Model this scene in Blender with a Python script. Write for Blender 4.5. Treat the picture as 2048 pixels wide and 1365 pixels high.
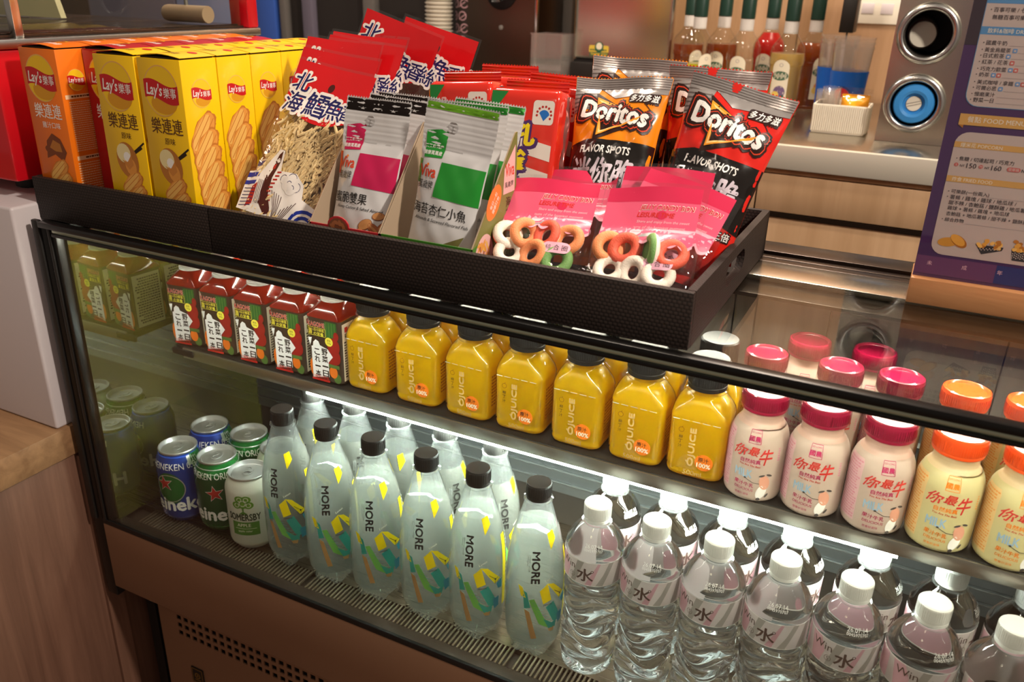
import bpy, bmesh, math, random
from math import sin, cos, pi, sqrt, radians
from mathutils import Vector, Matrix, Euler
from mathutils.geometry import tessellate_polygon

for o in list(bpy.data.objects):
    bpy.data.objects.remove(o)
sc = bpy.context.scene
COL = sc.collection
random.seed(7)

# ------------------------------------------------------------------ camera
cd = bpy.data.cameras.new('camera')
cam = bpy.data.objects.new('camera', cd)
COL.objects.link(cam)
cam.location = (0.98580, -0.66490, 0.74540)
cam.rotation_euler = Euler((radians(66.8659), radians(-1.4810), radians(26.5624)), 'XYZ')
cd.sensor_width = 36.0
cd.lens = 1678.9 / 2048 * 36.0
cd.clip_start = 0.02
cd.dof.use_dof = True
cd.dof.focus_distance = 0.98
cd.dof.aperture_fstop = 7.0
sc.camera = cam

# ------------------------------------------------------------------ colour, world, lamps
sc.view_settings.view_transform = 'Standard'
sc.view_settings.look = 'None'
sc.view_settings.gamma = 1.0
sc.view_settings.use_curve_mapping = False
sc.view_settings.exposure = 0.0
world = bpy.data.worlds.new('shop_air')
sc.world = world
world.use_nodes = True
bgn = world.node_tree.nodes['Background']
bgn.inputs[0].default_value = (1.0, 0.80, 0.66, 1)
bgn.inputs[1].default_value = 0.22
sc.cycles.max_bounces = 14
sc.cycles.transparent_max_bounces = 24
sc.cycles.transmission_bounces = 12
sc.cycles.glossy_bounces = 5
sc.cycles.diffuse_bounces = 4
sc.cycles.sample_clamp_indirect = 6.0
sc.cycles.blur_glossy = 0.5
sc.cycles.use_denoising = True


def lamp(name, loc, target, size, power, col, size_y=None, spread=pi):
    ld = bpy.data.lights.new(name, 'AREA')
    ld.energy = power
    ld.color = col
    ld.size = size
    if size_y:
        ld.shape = 'RECTANGLE'
        ld.size_y = size_y
    else:
        ld.shape = 'DISK'
    ld.spread = spread
    o = bpy.data.objects.new(name, ld)
    COL.objects.link(o)
    o.location = loc
    d = Vector(target) - Vector(loc)
    o.rotation_euler = d.to_track_quat('-Z', 'Y').to_euler()
    return o


lamp('ceiling_downlight', (2.05, -0.22, 1.85), (0.5, 0.15, 0.5), 0.14, 44, (1.0, 0.88, 0.75))
lamp('ceiling_downlight', (0.35, 0.55, 1.85), (0.4, 0.2, 0.5), 0.16, 12, (1.0, 0.84, 0.68))
lamp('ceiling_downlight', (0.75, 1.25, 1.8), (0.8, 1.1, 0.5), 0.3, 24, (1.0, 0.82, 0.66))
lamp('ceiling_downlight', (0.5, -1.5, 1.9), (0.4, -0.9, -0.6), 0.3, 6, (1.0, 0.82, 0.66))  # added fill lamp, brightens the floor, side panels and kick panel
lamp('ceiling_downlight', (-0.4, 0.9, 1.8), (-0.5, 0.9, 0.5), 0.3, 10, (1.0, 0.84, 0.7))


# ------------------------------------------------------------------ materials
def lin(h):
    h = h.lstrip('#')
    r = []
    for i in (0, 2, 4):
        c = int(h[i:i + 2], 16) / 255
        r.append(c / 12.92 if c <= 0.04045 else ((c + 0.055) / 1.055) ** 2.4)
    return (*r, 1.0)


M = {}


def mat(name, col, rough=0.5, metal=0.0, spec=0.5, trans=0.0, ior=1.45, coat=0.0, emit=None, estr=1.0, alpha=1.0, sss=0.0, sheen=0.0, aniso=0.0):
    m = bpy.data.materials.new(name)
    m.use_nodes = True
    b = m.node_tree.nodes['Principled BSDF']
    c = lin(col) if isinstance(col, str) else (*col, 1.0)
    b.inputs['Base Color'].default_value = c
    b.inputs['Roughness'].default_value = rough
    b.inputs['Metallic'].default_value = metal
    b.inputs['Specular IOR Level'].default_value = spec
    b.inputs['Transmission Weight'].default_value = trans
    b.inputs['IOR'].default_value = ior
    b.inputs['Coat Weight'].default_value = coat
    b.inputs['Coat Roughness'].default_value = 0.06
    b.inputs['Alpha'].default_value = alpha
    if aniso:
        b.inputs['Anisotropic'].default_value = aniso
    if sss:
        b.inputs['Subsurface Weight'].default_value = sss
        b.inputs['Subsurface Radius'].default_value = (0.02, 0.012, 0.006)
    if emit:
        b.inputs['Emission Color'].default_value = lin(emit)
        b.inputs['Emission Strength'].default_value = estr
    M[name] = m
    return m


def nt(m):
    t = m.node_tree
    return t, t.nodes, t.links, t.nodes['Principled BSDF']


def add_noise_bump(m, scale=30, strength=0.3, dist=0.002, detail=3, stretch=None):
    t, n, l, b = nt(m)
    tc = n.new('ShaderNodeTexCoord')
    mp = n.new('ShaderNodeMapping')
    if stretch:
        mp.inputs['Scale'].default_value = stretch
    nz = n.new('ShaderNodeTexNoise')
    nz.inputs['Scale'].default_value = scale
    nz.inputs['Detail'].default_value = detail
    bp = n.new('ShaderNodeBump')
    bp.inputs['Strength'].default_value = strength
    bp.inputs['Distance'].default_value = dist
    l.new(tc.outputs['Object'], mp.inputs[0])
    l.new(mp.outputs[0], nz.inputs['Vector'])
    l.new(nz.outputs['Fac'], bp.inputs['Height'])
    l.new(bp.outputs[0], b.inputs['Normal'])
    return m


def wood(name, c1, c2, stretch=(40, 40, 3), rough=0.45, scale=1.0, bump=0.15):
    m = mat(name, c1, rough)
    t, n, l, b = nt(m)
    tc = n.new('ShaderNodeTexCoord')
    mp = n.new('ShaderNodeMapping')
    mp.inputs['Scale'].default_value = stretch
    nz = n.new('ShaderNodeTexNoise')
    nz.inputs['Scale'].default_value = scale
    nz.inputs['Detail'].default_value = 6
    nz.inputs['Roughness'].default_value = 0.65
    nz.inputs['Distortion'].default_value = 0.4
    cr = n.new('ShaderNodeValToRGB')
    cr.color_ramp.elements[0].position = 0.33
    cr.color_ramp.elements[0].color = lin(c2)
    cr.color_ramp.elements[1].position = 0.68
    cr.color_ramp.elements[1].color = lin(c1)
    l.new(tc.outputs['Object'], mp.inputs[0])
    l.new(mp.outputs[0], nz.inputs['Vector'])
    l.new(nz.outputs['Fac'], cr.inputs[0])
    l.new(cr.outputs[0], b.inputs['Base Color'])
    bp = n.new('ShaderNodeBump')
    bp.inputs['Strength'].default_value = bump
    bp.inputs['Distance'].default_value = 0.001
    l.new(nz.outputs['Fac'], bp.inputs['Height'])
    l.new(bp.outputs[0], b.inputs['Normal'])
    return m


def brushed(name, col, rough=0.3, stretch=(4, 300, 300), amount=0.25):
    m = mat(name, col, rough, metal=1.0)
    t, n, l, b = nt(m)
    tc = n.new('ShaderNodeTexCoord')
    mp = n.new('ShaderNodeMapping')
    mp.inputs['Scale'].default_value = stretch
    nz = n.new('ShaderNodeTexNoise')
    nz.inputs['Scale'].default_value = 1.0
    nz.inputs['Detail'].default_value = 4
    mr = n.new('ShaderNodeMapRange')
    mr.inputs['To Min'].default_value = max(0.03, rough - amount / 2)
    mr.inputs['To Max'].default_value = rough + amount / 2
    l.new(tc.outputs['Object'], mp.inputs[0])
    l.new(mp.outputs[0], nz.inputs['Vector'])
    l.new(nz.outputs['Fac'], mr.inputs['Value'])
    l.new(mr.outputs[0], b.inputs['Roughness'])
    return m


def schlick(n, l, f0, normal=None):
    """Fresnel reflectance of a dielectric skin, the same from both sides"""
    lw = n.new('ShaderNodeLayerWeight')
    lw.inputs[0].default_value = 0.5
    if normal is not None:
        l.new(normal, lw.inputs['Normal'])
    pw = n.new('ShaderNodeMath')
    pw.operation = 'POWER'
    pw.inputs[1].default_value = 5.0
    l.new(lw.outputs['Facing'], pw.inputs[0])
    ma = n.new('ShaderNodeMath')
    ma.operation = 'MULTIPLY_ADD'
    ma.inputs[1].default_value = 1.0 - f0
    ma.inputs[2].default_value = f0
    l.new(pw.outputs[0], ma.inputs[0])
    return ma.outputs[0]


def thin_clear(name, tint=(1, 1, 1), gloss=1.0, ior=1.45, rough=0.0, haze=0.0, haze_col=(1, 1, 1), bump=None):
    """thin sheet of glass or film: see-through with a Fresnel reflection"""
    m = bpy.data.materials.new(name)
    m.use_nodes = True
    t = m.node_tree
    n, l = t.nodes, t.links
    n.clear()
    out = n.new('ShaderNodeOutputMaterial')
    tr = n.new('ShaderNodeBsdfTransparent')
    tr.inputs[0].default_value = (*tint, 1)
    gl = n.new('ShaderNodeBsdfGlossy')
    gl.inputs['Roughness'].default_value = rough
    bn = None
    mx = n.new('ShaderNodeMixShader')
    base = tr
    if haze:
        d1 = n.new('ShaderNodeBsdfDiffuse')
        d1.inputs[0].default_value = (*haze_col, 1)
        d2 = n.new('ShaderNodeBsdfTranslucent')
        d2.inputs[0].default_value = (*haze_col, 1)
        df = n.new('ShaderNodeMixShader')
        df.inputs[0].default_value = 0.5
        l.new(d1.outputs[0], df.inputs[1])
        l.new(d2.outputs[0], df.inputs[2])
        m2 = n.new('ShaderNodeMixShader')
        m2.inputs[0].default_value = haze
        l.new(tr.outputs[0], m2.inputs[1])
        l.new(df.outputs[0], m2.inputs[2])
        base = m2
    if bump:
        tc = n.new('ShaderNodeTexCoord')
        nz = n.new('ShaderNodeTexNoise')
        nz.inputs['Scale'].default_value = bump[0]
        bp = n.new('ShaderNodeBump')
        bp.inputs['Strength'].default_value = bump[1]
        bp.inputs['Distance'].default_value = 0.004
        l.new(tc.outputs['Object'], nz.inputs['Vector'])
        l.new(nz.outputs['Fac'], bp.inputs['Height'])
        l.new(bp.outputs[0], gl.inputs['Normal'])
        bn = bp.outputs[0]
    ml = n.new('ShaderNodeMath')
    ml.operation = 'MULTIPLY'
    ml.use_clamp = True
    ml.inputs[1].default_value = gloss
    l.new(schlick(n, l, ((ior - 1) / (ior + 1)) ** 2, bn), ml.inputs[0])
    l.new(ml.outputs[0], mx.inputs[0])
    l.new(base.outputs[0], mx.inputs[1])
    l.new(gl.outputs[0], mx.inputs[2])
    l.new(mx.outputs[0], out.inputs[0])
    M[name] = m
    return m


def glow(name, col, k=0.5, rough=0.25, gloss=0.06):
    """cloudy liquid or translucent plastic: part diffuse, part translucent, glossy skin"""
    m = bpy.data.materials.new(name)
    m.use_nodes = True
    t = m.node_tree
    n, l = t.nodes, t.links
    n.clear()
    out = n.new('ShaderNodeOutputMaterial')
    c = lin(col)
    d = n.new('ShaderNodeBsdfDiffuse')
    d.inputs[0].default_value = c
    tl = n.new('ShaderNodeBsdfTranslucent')
    tl.inputs[0].default_value = c
    mx = n.new('ShaderNodeMixShader')
    mx.inputs[0].default_value = k
    gl = n.new('ShaderNodeBsdfGlossy')
    gl.inputs['Roughness'].default_value = rough
    m2 = n.new('ShaderNodeMixShader')
    l.new(d.outputs[0], mx.inputs[1])
    l.new(tl.outputs[0], mx.inputs[2])
    l.new(schlick(n, l, 0.028), m2.inputs[0])
    l.new(mx.outputs[0], m2.inputs[1])
    l.new(gl.outputs[0], m2.inputs[2])
    l.new(m2.outputs[0], out.inputs[0])
    M[name] = m
    return m


# ------------------------------------------------------------------ mesh building
class MB:
    def __init__(s):
        s.v = []
        s.f = []
        s.m = []
        s.names = []

    def mi(s, m):
        if m not in s.names:
            s.names.append(m)
        return s.names.index(m)

    def add(s, vs, fs, m):
        k = len(s.v)
        s.v += [tuple(p) for p in vs]
        i = s.mi(m)
        for f in fs:
            s.f.append([a + k for a in f])
            s.m.append(i)

    def box(s, a, b, m, mtx=None):
        x0, y0, z0 = a
        x1, y1, z1 = b
        vs = [Vector(p) for p in ((x0, y0, z0), (x1, y0, z0), (x1, y1, z0), (x0, y1, z0), (x0, y0, z1), (x1, y0, z1), (x1, y1, z1), (x0, y1, z1))]
        if mtx:
            vs = [mtx @ p for p in vs]
        s.add(vs, [(3, 2, 1, 0), (4, 5, 6, 7), (0, 1, 5, 4), (1, 2, 6, 5), (2, 3, 7, 6), (3, 0, 4, 7)], m)
        return s

    def lathe(s, prof, n, m, mtx=None, caps=True, rmod=None):
        vs = []
        for (r, z) in prof:
            for k in range(n):
                a = 2 * pi * k / n
                if rmod:
                    rr, zz = rmod(r, z, a)
                else:
                    rr, zz = r, z
                p = Vector((rr * sin(a), -rr * cos(a), zz))
                vs.append(mtx @ p if mtx else p)
        fs = []
        for i in range(len(prof) - 1):
            for k in range(n):
                k2 = (k + 1) % n
                fs.append((i * n + k, i * n + k2, (i + 1) * n + k2, (i + 1) * n + k))
        if caps:
            if prof[0][0] > 1e-5:
                fs.append(tuple(reversed(range(n))))
            if prof[-1][0] > 1e-5:
                fs.append(tuple(range((len(prof) - 1) * n, len(prof) * n)))
        s.add(vs, fs, m)
        return s

    def loft(s, rings, m, caps=True, close=True):
        n = len(rings[0])
        vs = [p for r in rings for p in r]
        fs = []
        for i in range(len(rings) - 1):
            for k in range(n if close else n - 1):
                k2 = (k + 1) % n
                fs.append((i * n + k, i * n + k2, (i + 1) * n + k2, (i + 1) * n + k))
        if caps:
            fs.append(tuple(reversed(range(n))))
            fs.append(tuple(range((len(rings) - 1) * n, len(rings) * n)))
        s.add(vs, fs, m)
        return s

    def tube(s, pts, r, m, n=8, caps=True):
        pts = [Vector(p) for p in pts]
        rings = []
        up = Vector((0, 0, 1))
        for i, p in enumerate(pts):
            d = (pts[min(i + 1, len(pts) - 1)] - pts[max(i - 1, 0)]).normalized()
            a = d.cross(up)
            if a.length < 1e-3:
                a = d.cross(Vector((1, 0, 0)))
            a.normalize()
            b = a.cross(d).normalized()
            rr = r[i] if isinstance(r, (list, tuple)) else r
            rings.append([p + (a * cos(2 * pi * k / n) + b * sin(2 * pi * k / n)) * rr for k in range(n)])
        return s.loft(rings, m, caps)

    def grid(s, fn, nu, nv, m):
        vs = [fn(i / nu, j / nv) for j in range(nv + 1) for i in range(nu + 1)]
        w = nu + 1
        fs = [(j * w + i, j * w + i + 1, (j + 1) * w + i + 1, (j + 1) * w + i) for j in range(nv) for i in range(nu)]
        s.add(vs, fs, m)
        return s

    def prism(s, loops, d, m, mtx=None):
        """2D polygon (first loop outer, others holes) in XZ, extruded along +Y by d"""
        pts3 = [[Vector((x, z, 0)) for x, z in lp] for lp in loops]
        tris = tessellate_polygon(pts3)
        flat = [p for lp in loops for p in lp]
        n = len(flat)
        vs = [Vector((x, 0, z)) for x, z in flat] + [Vector((x, d, z)) for x, z in flat]
        if mtx:
            vs = [mtx @ p for p in vs]
        fs = []
        for t in tris:
            a, b, c = t
            (ax, az), (bx, bz), (cx, cz) = flat[a], flat[b], flat[c]
            if (bx - ax) * (cz - az) - (bz - az) * (cx - ax) < 0:
                b, c = c, b
            fs.append((a, b, c))
            fs.append((c + n, b + n, a + n))
        k = 0
        for li, lp in enumerate(loops):
            q = len(lp)
            area = sum(lp[i][0] * lp[(i + 1) % q][1] - lp[(i + 1) % q][0] * lp[i][1] for i in range(q))
            flip = (area < 0) != (li > 0)
            for i in range(q):
                a, b = k + i, k + (i + 1) % q
                if (area > 0) == (li == 0):
                    fs.append((b, a, a + n, b + n))
                else:
                    fs.append((a, b, b + n, a + n))
            k += q
        s.add(vs, fs, m)
        return s

    def mesh(s, name, smooth=None, bevel=0, seg=2):
        me = bpy.data.meshes.new(name)
        me.from_pydata(s.v, [], s.f)
        for nm in s.names:
            me.materials.append(M[nm])
        me.polygons.foreach_set('material_index', s.m)
        if bevel:
            bm = bmesh.new()
            bm.from_mesh(me)
            bmesh.ops.remove_doubles(bm, verts=bm.verts, dist=1e-6)
            es = [e for e in bm.edges if len(e.link_faces) == 2 and e.calc_face_angle(0) > 0.9]
            bmesh.ops.bevel(bm, geom=es, offset=bevel, segments=seg, profile=0.5, affect='EDGES', clamp_overlap=True)
            bm.to_mesh(me)
            bm.free()
            if smooth is None:
                smooth = 0.6
        if smooth is not None:
            me.polygons.foreach_set('use_smooth', [True] * len(me.polygons))
            me.set_sharp_from_angle(angle=smooth)
        me.update()
        return me

    def build(s, name, parent=None, loc=None, smooth=None, bevel=0, seg=2):
        o = bpy.data.objects.new(name, s.mesh(name, smooth, bevel, seg))
        COL.objects.link(o)
        if parent:
            o.parent = parent
        if loc:
            o.location = loc
        return o


def tag(o, label=None, cat=None, group=None, kind=None):
    if label:
        o['label'] = label
    if cat:
        o['category'] = cat
    if group:
        o['group'] = group
    if kind:
        o['kind'] = kind
    return o


def thing(name, label, cat, loc=(0, 0, 0), rot=(0, 0, 0), group=None):
    o = bpy.data.objects.new(name, None)
    o.empty_display_size = 0.02
    COL.objects.link(o)
    o.location = loc
    o.rotation_euler = rot
    return tag(o, label, cat, group)


def dup(root, label, loc=None, rot=None, mtx=None, skip=()):
    r = root.copy()
    COL.objects.link(r)
    r['label'] = label
    for ch in list(root.children):
        if ch.name.split('.')[0] in skip:
            continue
        c = ch.copy()
        COL.objects.link(c)
        c.parent = r
        for g in list(ch.children):
            d = g.copy()
            COL.objects.link(d)
            d.parent = c
    if mtx is not None:
        r.matrix_world = mtx
    if loc is not None:
        r.location = loc
    if rot is not None:
        r.rotation_euler = rot
    return r


def struct(o):
    o['kind'] = 'structure'
    return o


ORD = ['first', 'second', 'third', 'fourth', 'fifth', 'sixth', 'seventh', 'eighth', 'ninth', 'tenth']

# ------------------------------------------------------------------ flat print: lettering and artwork laid on a surface
_tc = {}


def text_tris(s, bold=0.0, shear=0.0, res=2):
    key = (s, bold, shear, res)
    if key in _tc:
        return _tc[key]
    c = bpy.data.curves.new('t', 'FONT')
    c.body = s
    c.resolution_u = res
    c.offset = bold
    c.shear = shear
    c.fill_mode = 'FRONT'
    o = bpy.data.objects.new('t', c)
    COL.objects.link(o)
    dg = bpy.context.evaluated_depsgraph_get()
    me = bpy.data.meshes.new_from_object(o.evaluated_get(dg))
    me.calc_loop_triangles()
    vs = [(v.co.x, v.co.y) for v in me.vertices]
    ts = [tuple(vs[i] for i in t.vertices) for t in me.loop_triangles]
    bpy.data.objects.remove(o)
    bpy.data.curves.remove(c)
    bpy.data.meshes.remove(me)
    xs = [p[0] for p in vs] or [0, 1]
    ys = [p[1] for p in vs] or [0, 1]
    bb = (min(xs), min(ys), max(xs), max(ys))
    _tc[key] = (ts, bb)
    return _tc[key]


class Print:
    def __init__(s):
        s.t = []
        s.n = {}

    def lay(s, L):
        # shapes of one layer are stepped by a few microns so that none lies exactly in another
        s.n[L] = s.n.get(L, -1) + 1
        return L + (s.n[L] % 9) * 0.1

    def tri(s, a, b, c, m, L):
        s.t.append((a, b, c, m, L))
        return s

    def poly(s, pts, m, L=0):
        L = s.lay(L)
        for t in tessellate_polygon([[Vector((x, y, 0)) for x, y in pts]]):
            s.t.append((pts[t[0]], pts[t[1]], pts[t[2]], m, L))
        return s

    def rect(s, u0, v0, u1, v1, m, L=0):
        return s.poly([(u0, v0), (u1, v0), (u1, v1), (u0, v1)], m, L)

    def ell(s, cu, cv, ru, rv, m, L=0, n=20, rot=0):
        return s.poly([(cu + ru * cos(2 * pi * k / n) * cos(rot) - rv * sin(2 * pi * k / n) * sin(rot),
                        cv + ru * cos(2 * pi * k / n) * sin(rot) + rv * sin(2 * pi * k / n) * cos(rot)) for k in range(n)], m, L)

    def ring(s, cu, cv, r0, r1, m, L=0, n=24):
        for k in range(n):
            a, b = 2 * pi * k / n, 2 * pi * (k + 1) / n
            p = [(cu + r * cos(t), cv + r * sin(t)) for r, t in ((r0, a), (r1, a), (r1, b), (r0, b))]
            s.poly(p, m, L)
        return s

    def rrect(s, u0, v0, u1, v1, r, m, L=0, n=5):
        pts = []
        for (cx, cy, a0) in ((u1 - r, v1 - r, 0), (u0 + r, v1 - r, pi / 2), (u0 + r, v0 + r, pi), (u1 - r, v0 + r, 1.5 * pi)):
            for k in range(n + 1):
                a = a0 + k * pi / 2 / n
                pts.append((cx + r * cos(a), cy + r * sin(a)))
        return s.poly(pts, m, L)

    def line(s, pts, w, m, L=0):
        for (a, b) in zip(pts[:-1], pts[1:]):
            dx, dy = b[0] - a[0], b[1] - a[1]
            d = sqrt(dx * dx + dy * dy) or 1
            nx, ny = -dy / d * w / 2, dx / d * w / 2
            s.poly([(a[0] - nx, a[1] - ny), (b[0] - nx, b[1] - ny), (b[0] + nx, b[1] + ny), (a[0] + nx, a[1] + ny)], m, L)
        return s

    def text(s, txt, u, v, m, L=1, w=None, h=None, bold=0.0, shear=0.0, rot=0.0, al='C', res=2):
        """bounding box centred (or left / right aligned) on u, v"""
        ts, bb = text_tris(txt, 0.0, shear, res)
        bw, bh = bb[2] - bb[0], bb[3] - bb[1]
        if w and h:
            sx, sy = w / bw, h / bh
        elif w:
            sx = sy = w / bw
        else:
            sx = sy = h / bh
        ox = {'C': (bb[0] + bb[2]) / 2, 'L': bb[0], 'R': bb[2]}[al]
        oy = (bb[1] + bb[3]) / 2
        cr, sr = cos(rot), sin(rot)

        def T(p):
            x, y = (p[0] - ox) * sx, (p[1] - oy) * sy
            return (u + x * cr - y * sr, v + x * sr + y * cr)
        sh = [(0, 0)]
        if bold > 0:
            nd = 8 if bold > 0.05 else (4 if bold > 0.018 else 2)
            kb = bold * (0.62 if max(map(ord, txt)) > 0x2E80 and bold < 0.05 else 1.0)
            sh += [(kb * sx * cos(2 * pi * k / nd), kb * sy * sin(2 * pi * k / nd)) for k in range(nd)]
        L0 = L
        for dx, dy in sh:
            L = s.lay(L0)
            for t in ts:
                a, b, c = T(t[0]), T(t[1]), T(t[2])
                s.t.append(((a[0] + dx, a[1] + dy), (b[0] + dx, b[1] + dy), (c[0] + dx, c[1] + dy), m, L))
        return s

    def fine(s, u0, v0, u1, v1, m, L=1, rows=6, seed=0, fill=0.55):
        """rows of tiny illegible lettering"""
        R = random.Random(seed)
        dv = (v1 - v0) / rows
        for i in range(rows):
            x = u0
            end = u1 - R.random() * (u1 - u0) * 0.25
            while x < end:
                wd = dv * (0.4 + 0.8 * R.random())
                s.rect(x, v0 + dv * i + dv * 0.25, min(x + wd, u1), v0 + dv * i + dv * (0.25 + fill), m, L)
                x += wd + dv * 0.22
        return s

    def build(s, name, parent, fn, maxlen=0.02, off=0.00012, base=0.0002, clip=None):
        out = MB()
        cache = {}
        vs, fs, ms = [], [], []

        def vid(p, L):
            k = (round(p[0], 7), round(p[1], 7), L)
            if k not in cache:
                pos, nor = fn(p[0], p[1])
                vs.append(tuple(pos + nor * (base + off * L)))
                cache[k] = len(vs) - 1
            return cache[k]

        def sub(a, b, c, m, L, d=0):
            def ln(p, q):
                return (p[0] - q[0]) ** 2 + (p[1] - q[1]) ** 2
            if d < 8:
                e = [(ln(a, b), 0), (ln(b, c), 1), (ln(c, a), 2)]
                mx, k = max(e)
                if mx > maxlen * maxlen:
                    if k == 0:
                        q = ((a[0] + b[0]) / 2, (a[1] + b[1]) / 2)
                        sub(a, q, c, m, L, d + 1)
                        sub(q, b, c, m, L, d + 1)
                    elif k == 1:
                        q = ((b[0] + c[0]) / 2, (b[1] + c[1]) / 2)
                        sub(a, b, q, m, L, d + 1)
                        sub(a, q, c, m, L, d + 1)
                    else:
                        q = ((c[0] + a[0]) / 2, (c[1] + a[1]) / 2)
                        sub(a, b, q, m, L, d + 1)
                        sub(q, b, c, m, L, d + 1)
                    return
            ar = (b[0] - a[0]) * (c[1] - a[1]) - (b[1] - a[1]) * (c[0] - a[0])
            if abs(ar) < 1e-12:
                return
            if ar < 0:
                b, c = c, b
            ids = (vid(a, L), vid(b, L), vid(c, L))
            if len(set(ids)) == 3:
                fs.append(ids)
                ms.append(out.mi(m))
        for t in s.t:
            sub(*t)
        out.v = vs
        out.f = fs
        out.m = ms
        return out.build(name, parent, smooth=3.2)


def plane_fn(o, u, v, n):
    o, u, v, n = Vector(o), Vector(u), Vector(v), Vector(n)
    return lambda a, b: (o + u * a + v * b, n)


def prof_r(prof, z):
    for (r0, z0), (r1, z1) in zip(prof[:-1], prof[1:]):
        if min(z0, z1) <= z <= max(z0, z1) and z1 != z0:
            return r0 + (r1 - r0) * (z - z0) / (z1 - z0)
    return prof[-1][0] if z > prof[-1][1] else prof[0][0]


def cyl_fn(prof, rref):
    def f(u, v):
        a = u / rref
        r = prof_r(prof, v)
        n = Vector((sin(a), -cos(a), 0))
        return n * r + Vector((0, 0, v)), n
    return f


def smooth_prof(pts, n=5):
    """Catmull-Rom through (r, z) points"""
    out = []
    P = [pts[0]] + list(pts) + [pts[-1]]
    for i in range(1, len(P) - 2):
        p0, p1, p2, p3 = P[i - 1], P[i], P[i + 1], P[i + 2]
        for k in range(n):
            t = k / n
            q = []
            for c in (0, 1):
                q.append(0.5 * (2 * p1[c] + (p2[c] - p0[c]) * t + (2 * p0[c] - 5 * p1[c] + 4 * p2[c] - p3[c]) * t * t + (3 * p1[c] - p0[c] - 3 * p2[c] + p3[c]) * t ** 3))
            out.append((max(q[0], 0.0005), q[1]))
    out.append(pts[-1])
    return out
# ------------------------------------------------------------------ shared materials
wood('wood_side', '#7d5a49', '#624436', (45, 45, 2.2), 0.5)
wood('wood_slab', '#a07a57', '#815f42', (5, 45, 45), 0.42)
wood('wood_beech', '#c08a5c', '#a87247', (4, 60, 60), 0.4)
wood('wood_wall', '#b08c6c', '#93714f', (16, 16, 1.4), 0.55)
wood('wood_drawer', '#c9a681', '#b3906b', (18, 18, 1.5), 0.5)
wood('wood_floor', '#8a6a55', '#6a4f3f', (2, 18, 10), 0.4)
wood('wood_cabinet_inside', '#75706a', '#5e5a54', (30, 30, 1.6), 0.5)
mat('white_solid', '#c9c0c2', 0.35)
mat('ceiling_white', '#d8d0c6', 0.8)
mat('dark_wall', '#2a2522', 0.6)
mat('lilac_frame', '#6d6674', 0.45)
mat('grey_frame', '#6b6661', 0.45)
mat('blue_light_patch', '#3d62b8', 0.4)
mat('pale_blue_panel', '#8f97bd', 0.5)
mat('black_metal', '#0d0c0b', 0.3, spec=0.35)
mat('black_satin', '#1b1816', 0.45)
mat('dark_brown_metal', '#33271f', 0.3, metal=0.6)
mat('rubber_black', '#0b0b0b', 0.5)
add_noise_bump(mat('copper_steel', '#8c6a52', 0.36, metal=0.3), 400, 0.05, 0.0005, 2, (1, 1, 0.02))
brushed('steel_strip', '#c9c6bd', 0.32, (3, 200, 200), 0.2)
brushed('steel_counter', '#b5aea2', 0.22, (500, 6, 500), 0.05)
brushed('steel_upright', '#d6cfbf', 0.25, (700, 700, 8), 0.05)
brushed('steel_dark', '#6b5c50', 0.3, (600, 600, 8), 0.05)
mat('lip_lit', '#cfc8b8', 0.3, metal=0.25)  # lighter than the steel top, lamplight on the lip put into its colour
mat('chrome', '#d6d6d2', 0.12, metal=1.0)
mat('chrome_soft', '#c8c8c4', 0.25, metal=1.0)
mat('gold_print', '#9a7a36', 0.35, metal=0.6)
mat('led_white', '#ffffff', 0.5, emit='#f2fff6', estr=330.0)
mat('led_top', '#ffffff', 0.5, emit='#fff8e6', estr=130.0)
thin_clear('pane', (0.93, 0.955, 0.93), 1.0, 1.5)
thin_clear('pane_top', (0.94, 0.96, 0.94), 1.0, 1.5)
mat('mirror_glass', '#55531f', 0.02, spec=1.0, coat=0.0, metal=0.0, ior=2.4)  # olive base colour stands in for the hazy yellow-green reflection
mat('shelf_grey', '#2d2c2a', 0.35, metal=0.4)
mat('glass_edge', '#a9b29a', 0.08, spec=1.0, metal=0.5)
mat('deck_dark', '#3a2f27', 0.4, metal=0.3)
brushed('deck_steel', '#7d6c5b', 0.28, (6, 400, 400), 0.08)
mat('bar_bronze', '#8d7c68', 0.3, metal=0.8)
mat('louver_grey', '#6d7071', 0.3, metal=0.8)
mat('louver_edge', '#8d9090', 0.25, metal=0.8)

# ------------------------------------------------------------------ setting
FZ = -0.62
struct(MB().box((-2.2, -2.2, FZ - 0.05), (2.6, 2.0, FZ), 'wood_floor').build('floor'))
struct(MB().box((-2.2, 1.72, FZ), (0.0, 1.8, 2.2), 'dark_wall').build('wall_back_dark'))
struct(MB().box((0.0, 1.72, FZ), (2.6, 1.8, 2.2), 'wood_wall').build('wall_back'))
# door frames and blue light painted as a panel, far left of the wall
w = bpy.data.objects['wall_back_dark']
for (x0, x1, m, nm) in ((-1.16, -1.08, 'blue_light_patch', 'blue_light_patch'), (-1.06, -1.035, 'grey_frame', 'door_post'), (-0.965, -0.925, 'lilac_frame', 'door_post'),
                        (-0.72, -0.675, 'grey_frame', 'door_post'), (-0.05, 0.0, 'grey_frame', 'door_post')):
    MB().box((x0, 1.69, FZ), (x1, 1.72, 2.0), m).build(nm, w, bevel=0.003)
MB().box((-2.0, 1.70, 0.0), (-1.55, 1.72, 1.6), 'lilac_frame').build('wall_panel', w, bevel=0.003)
MB().box((-1.54, 1.70, 0.0), (-1.17, 1.72, 1.6), 'pale_blue_panel').build('wall_panel', w, bevel=0.003)
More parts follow.
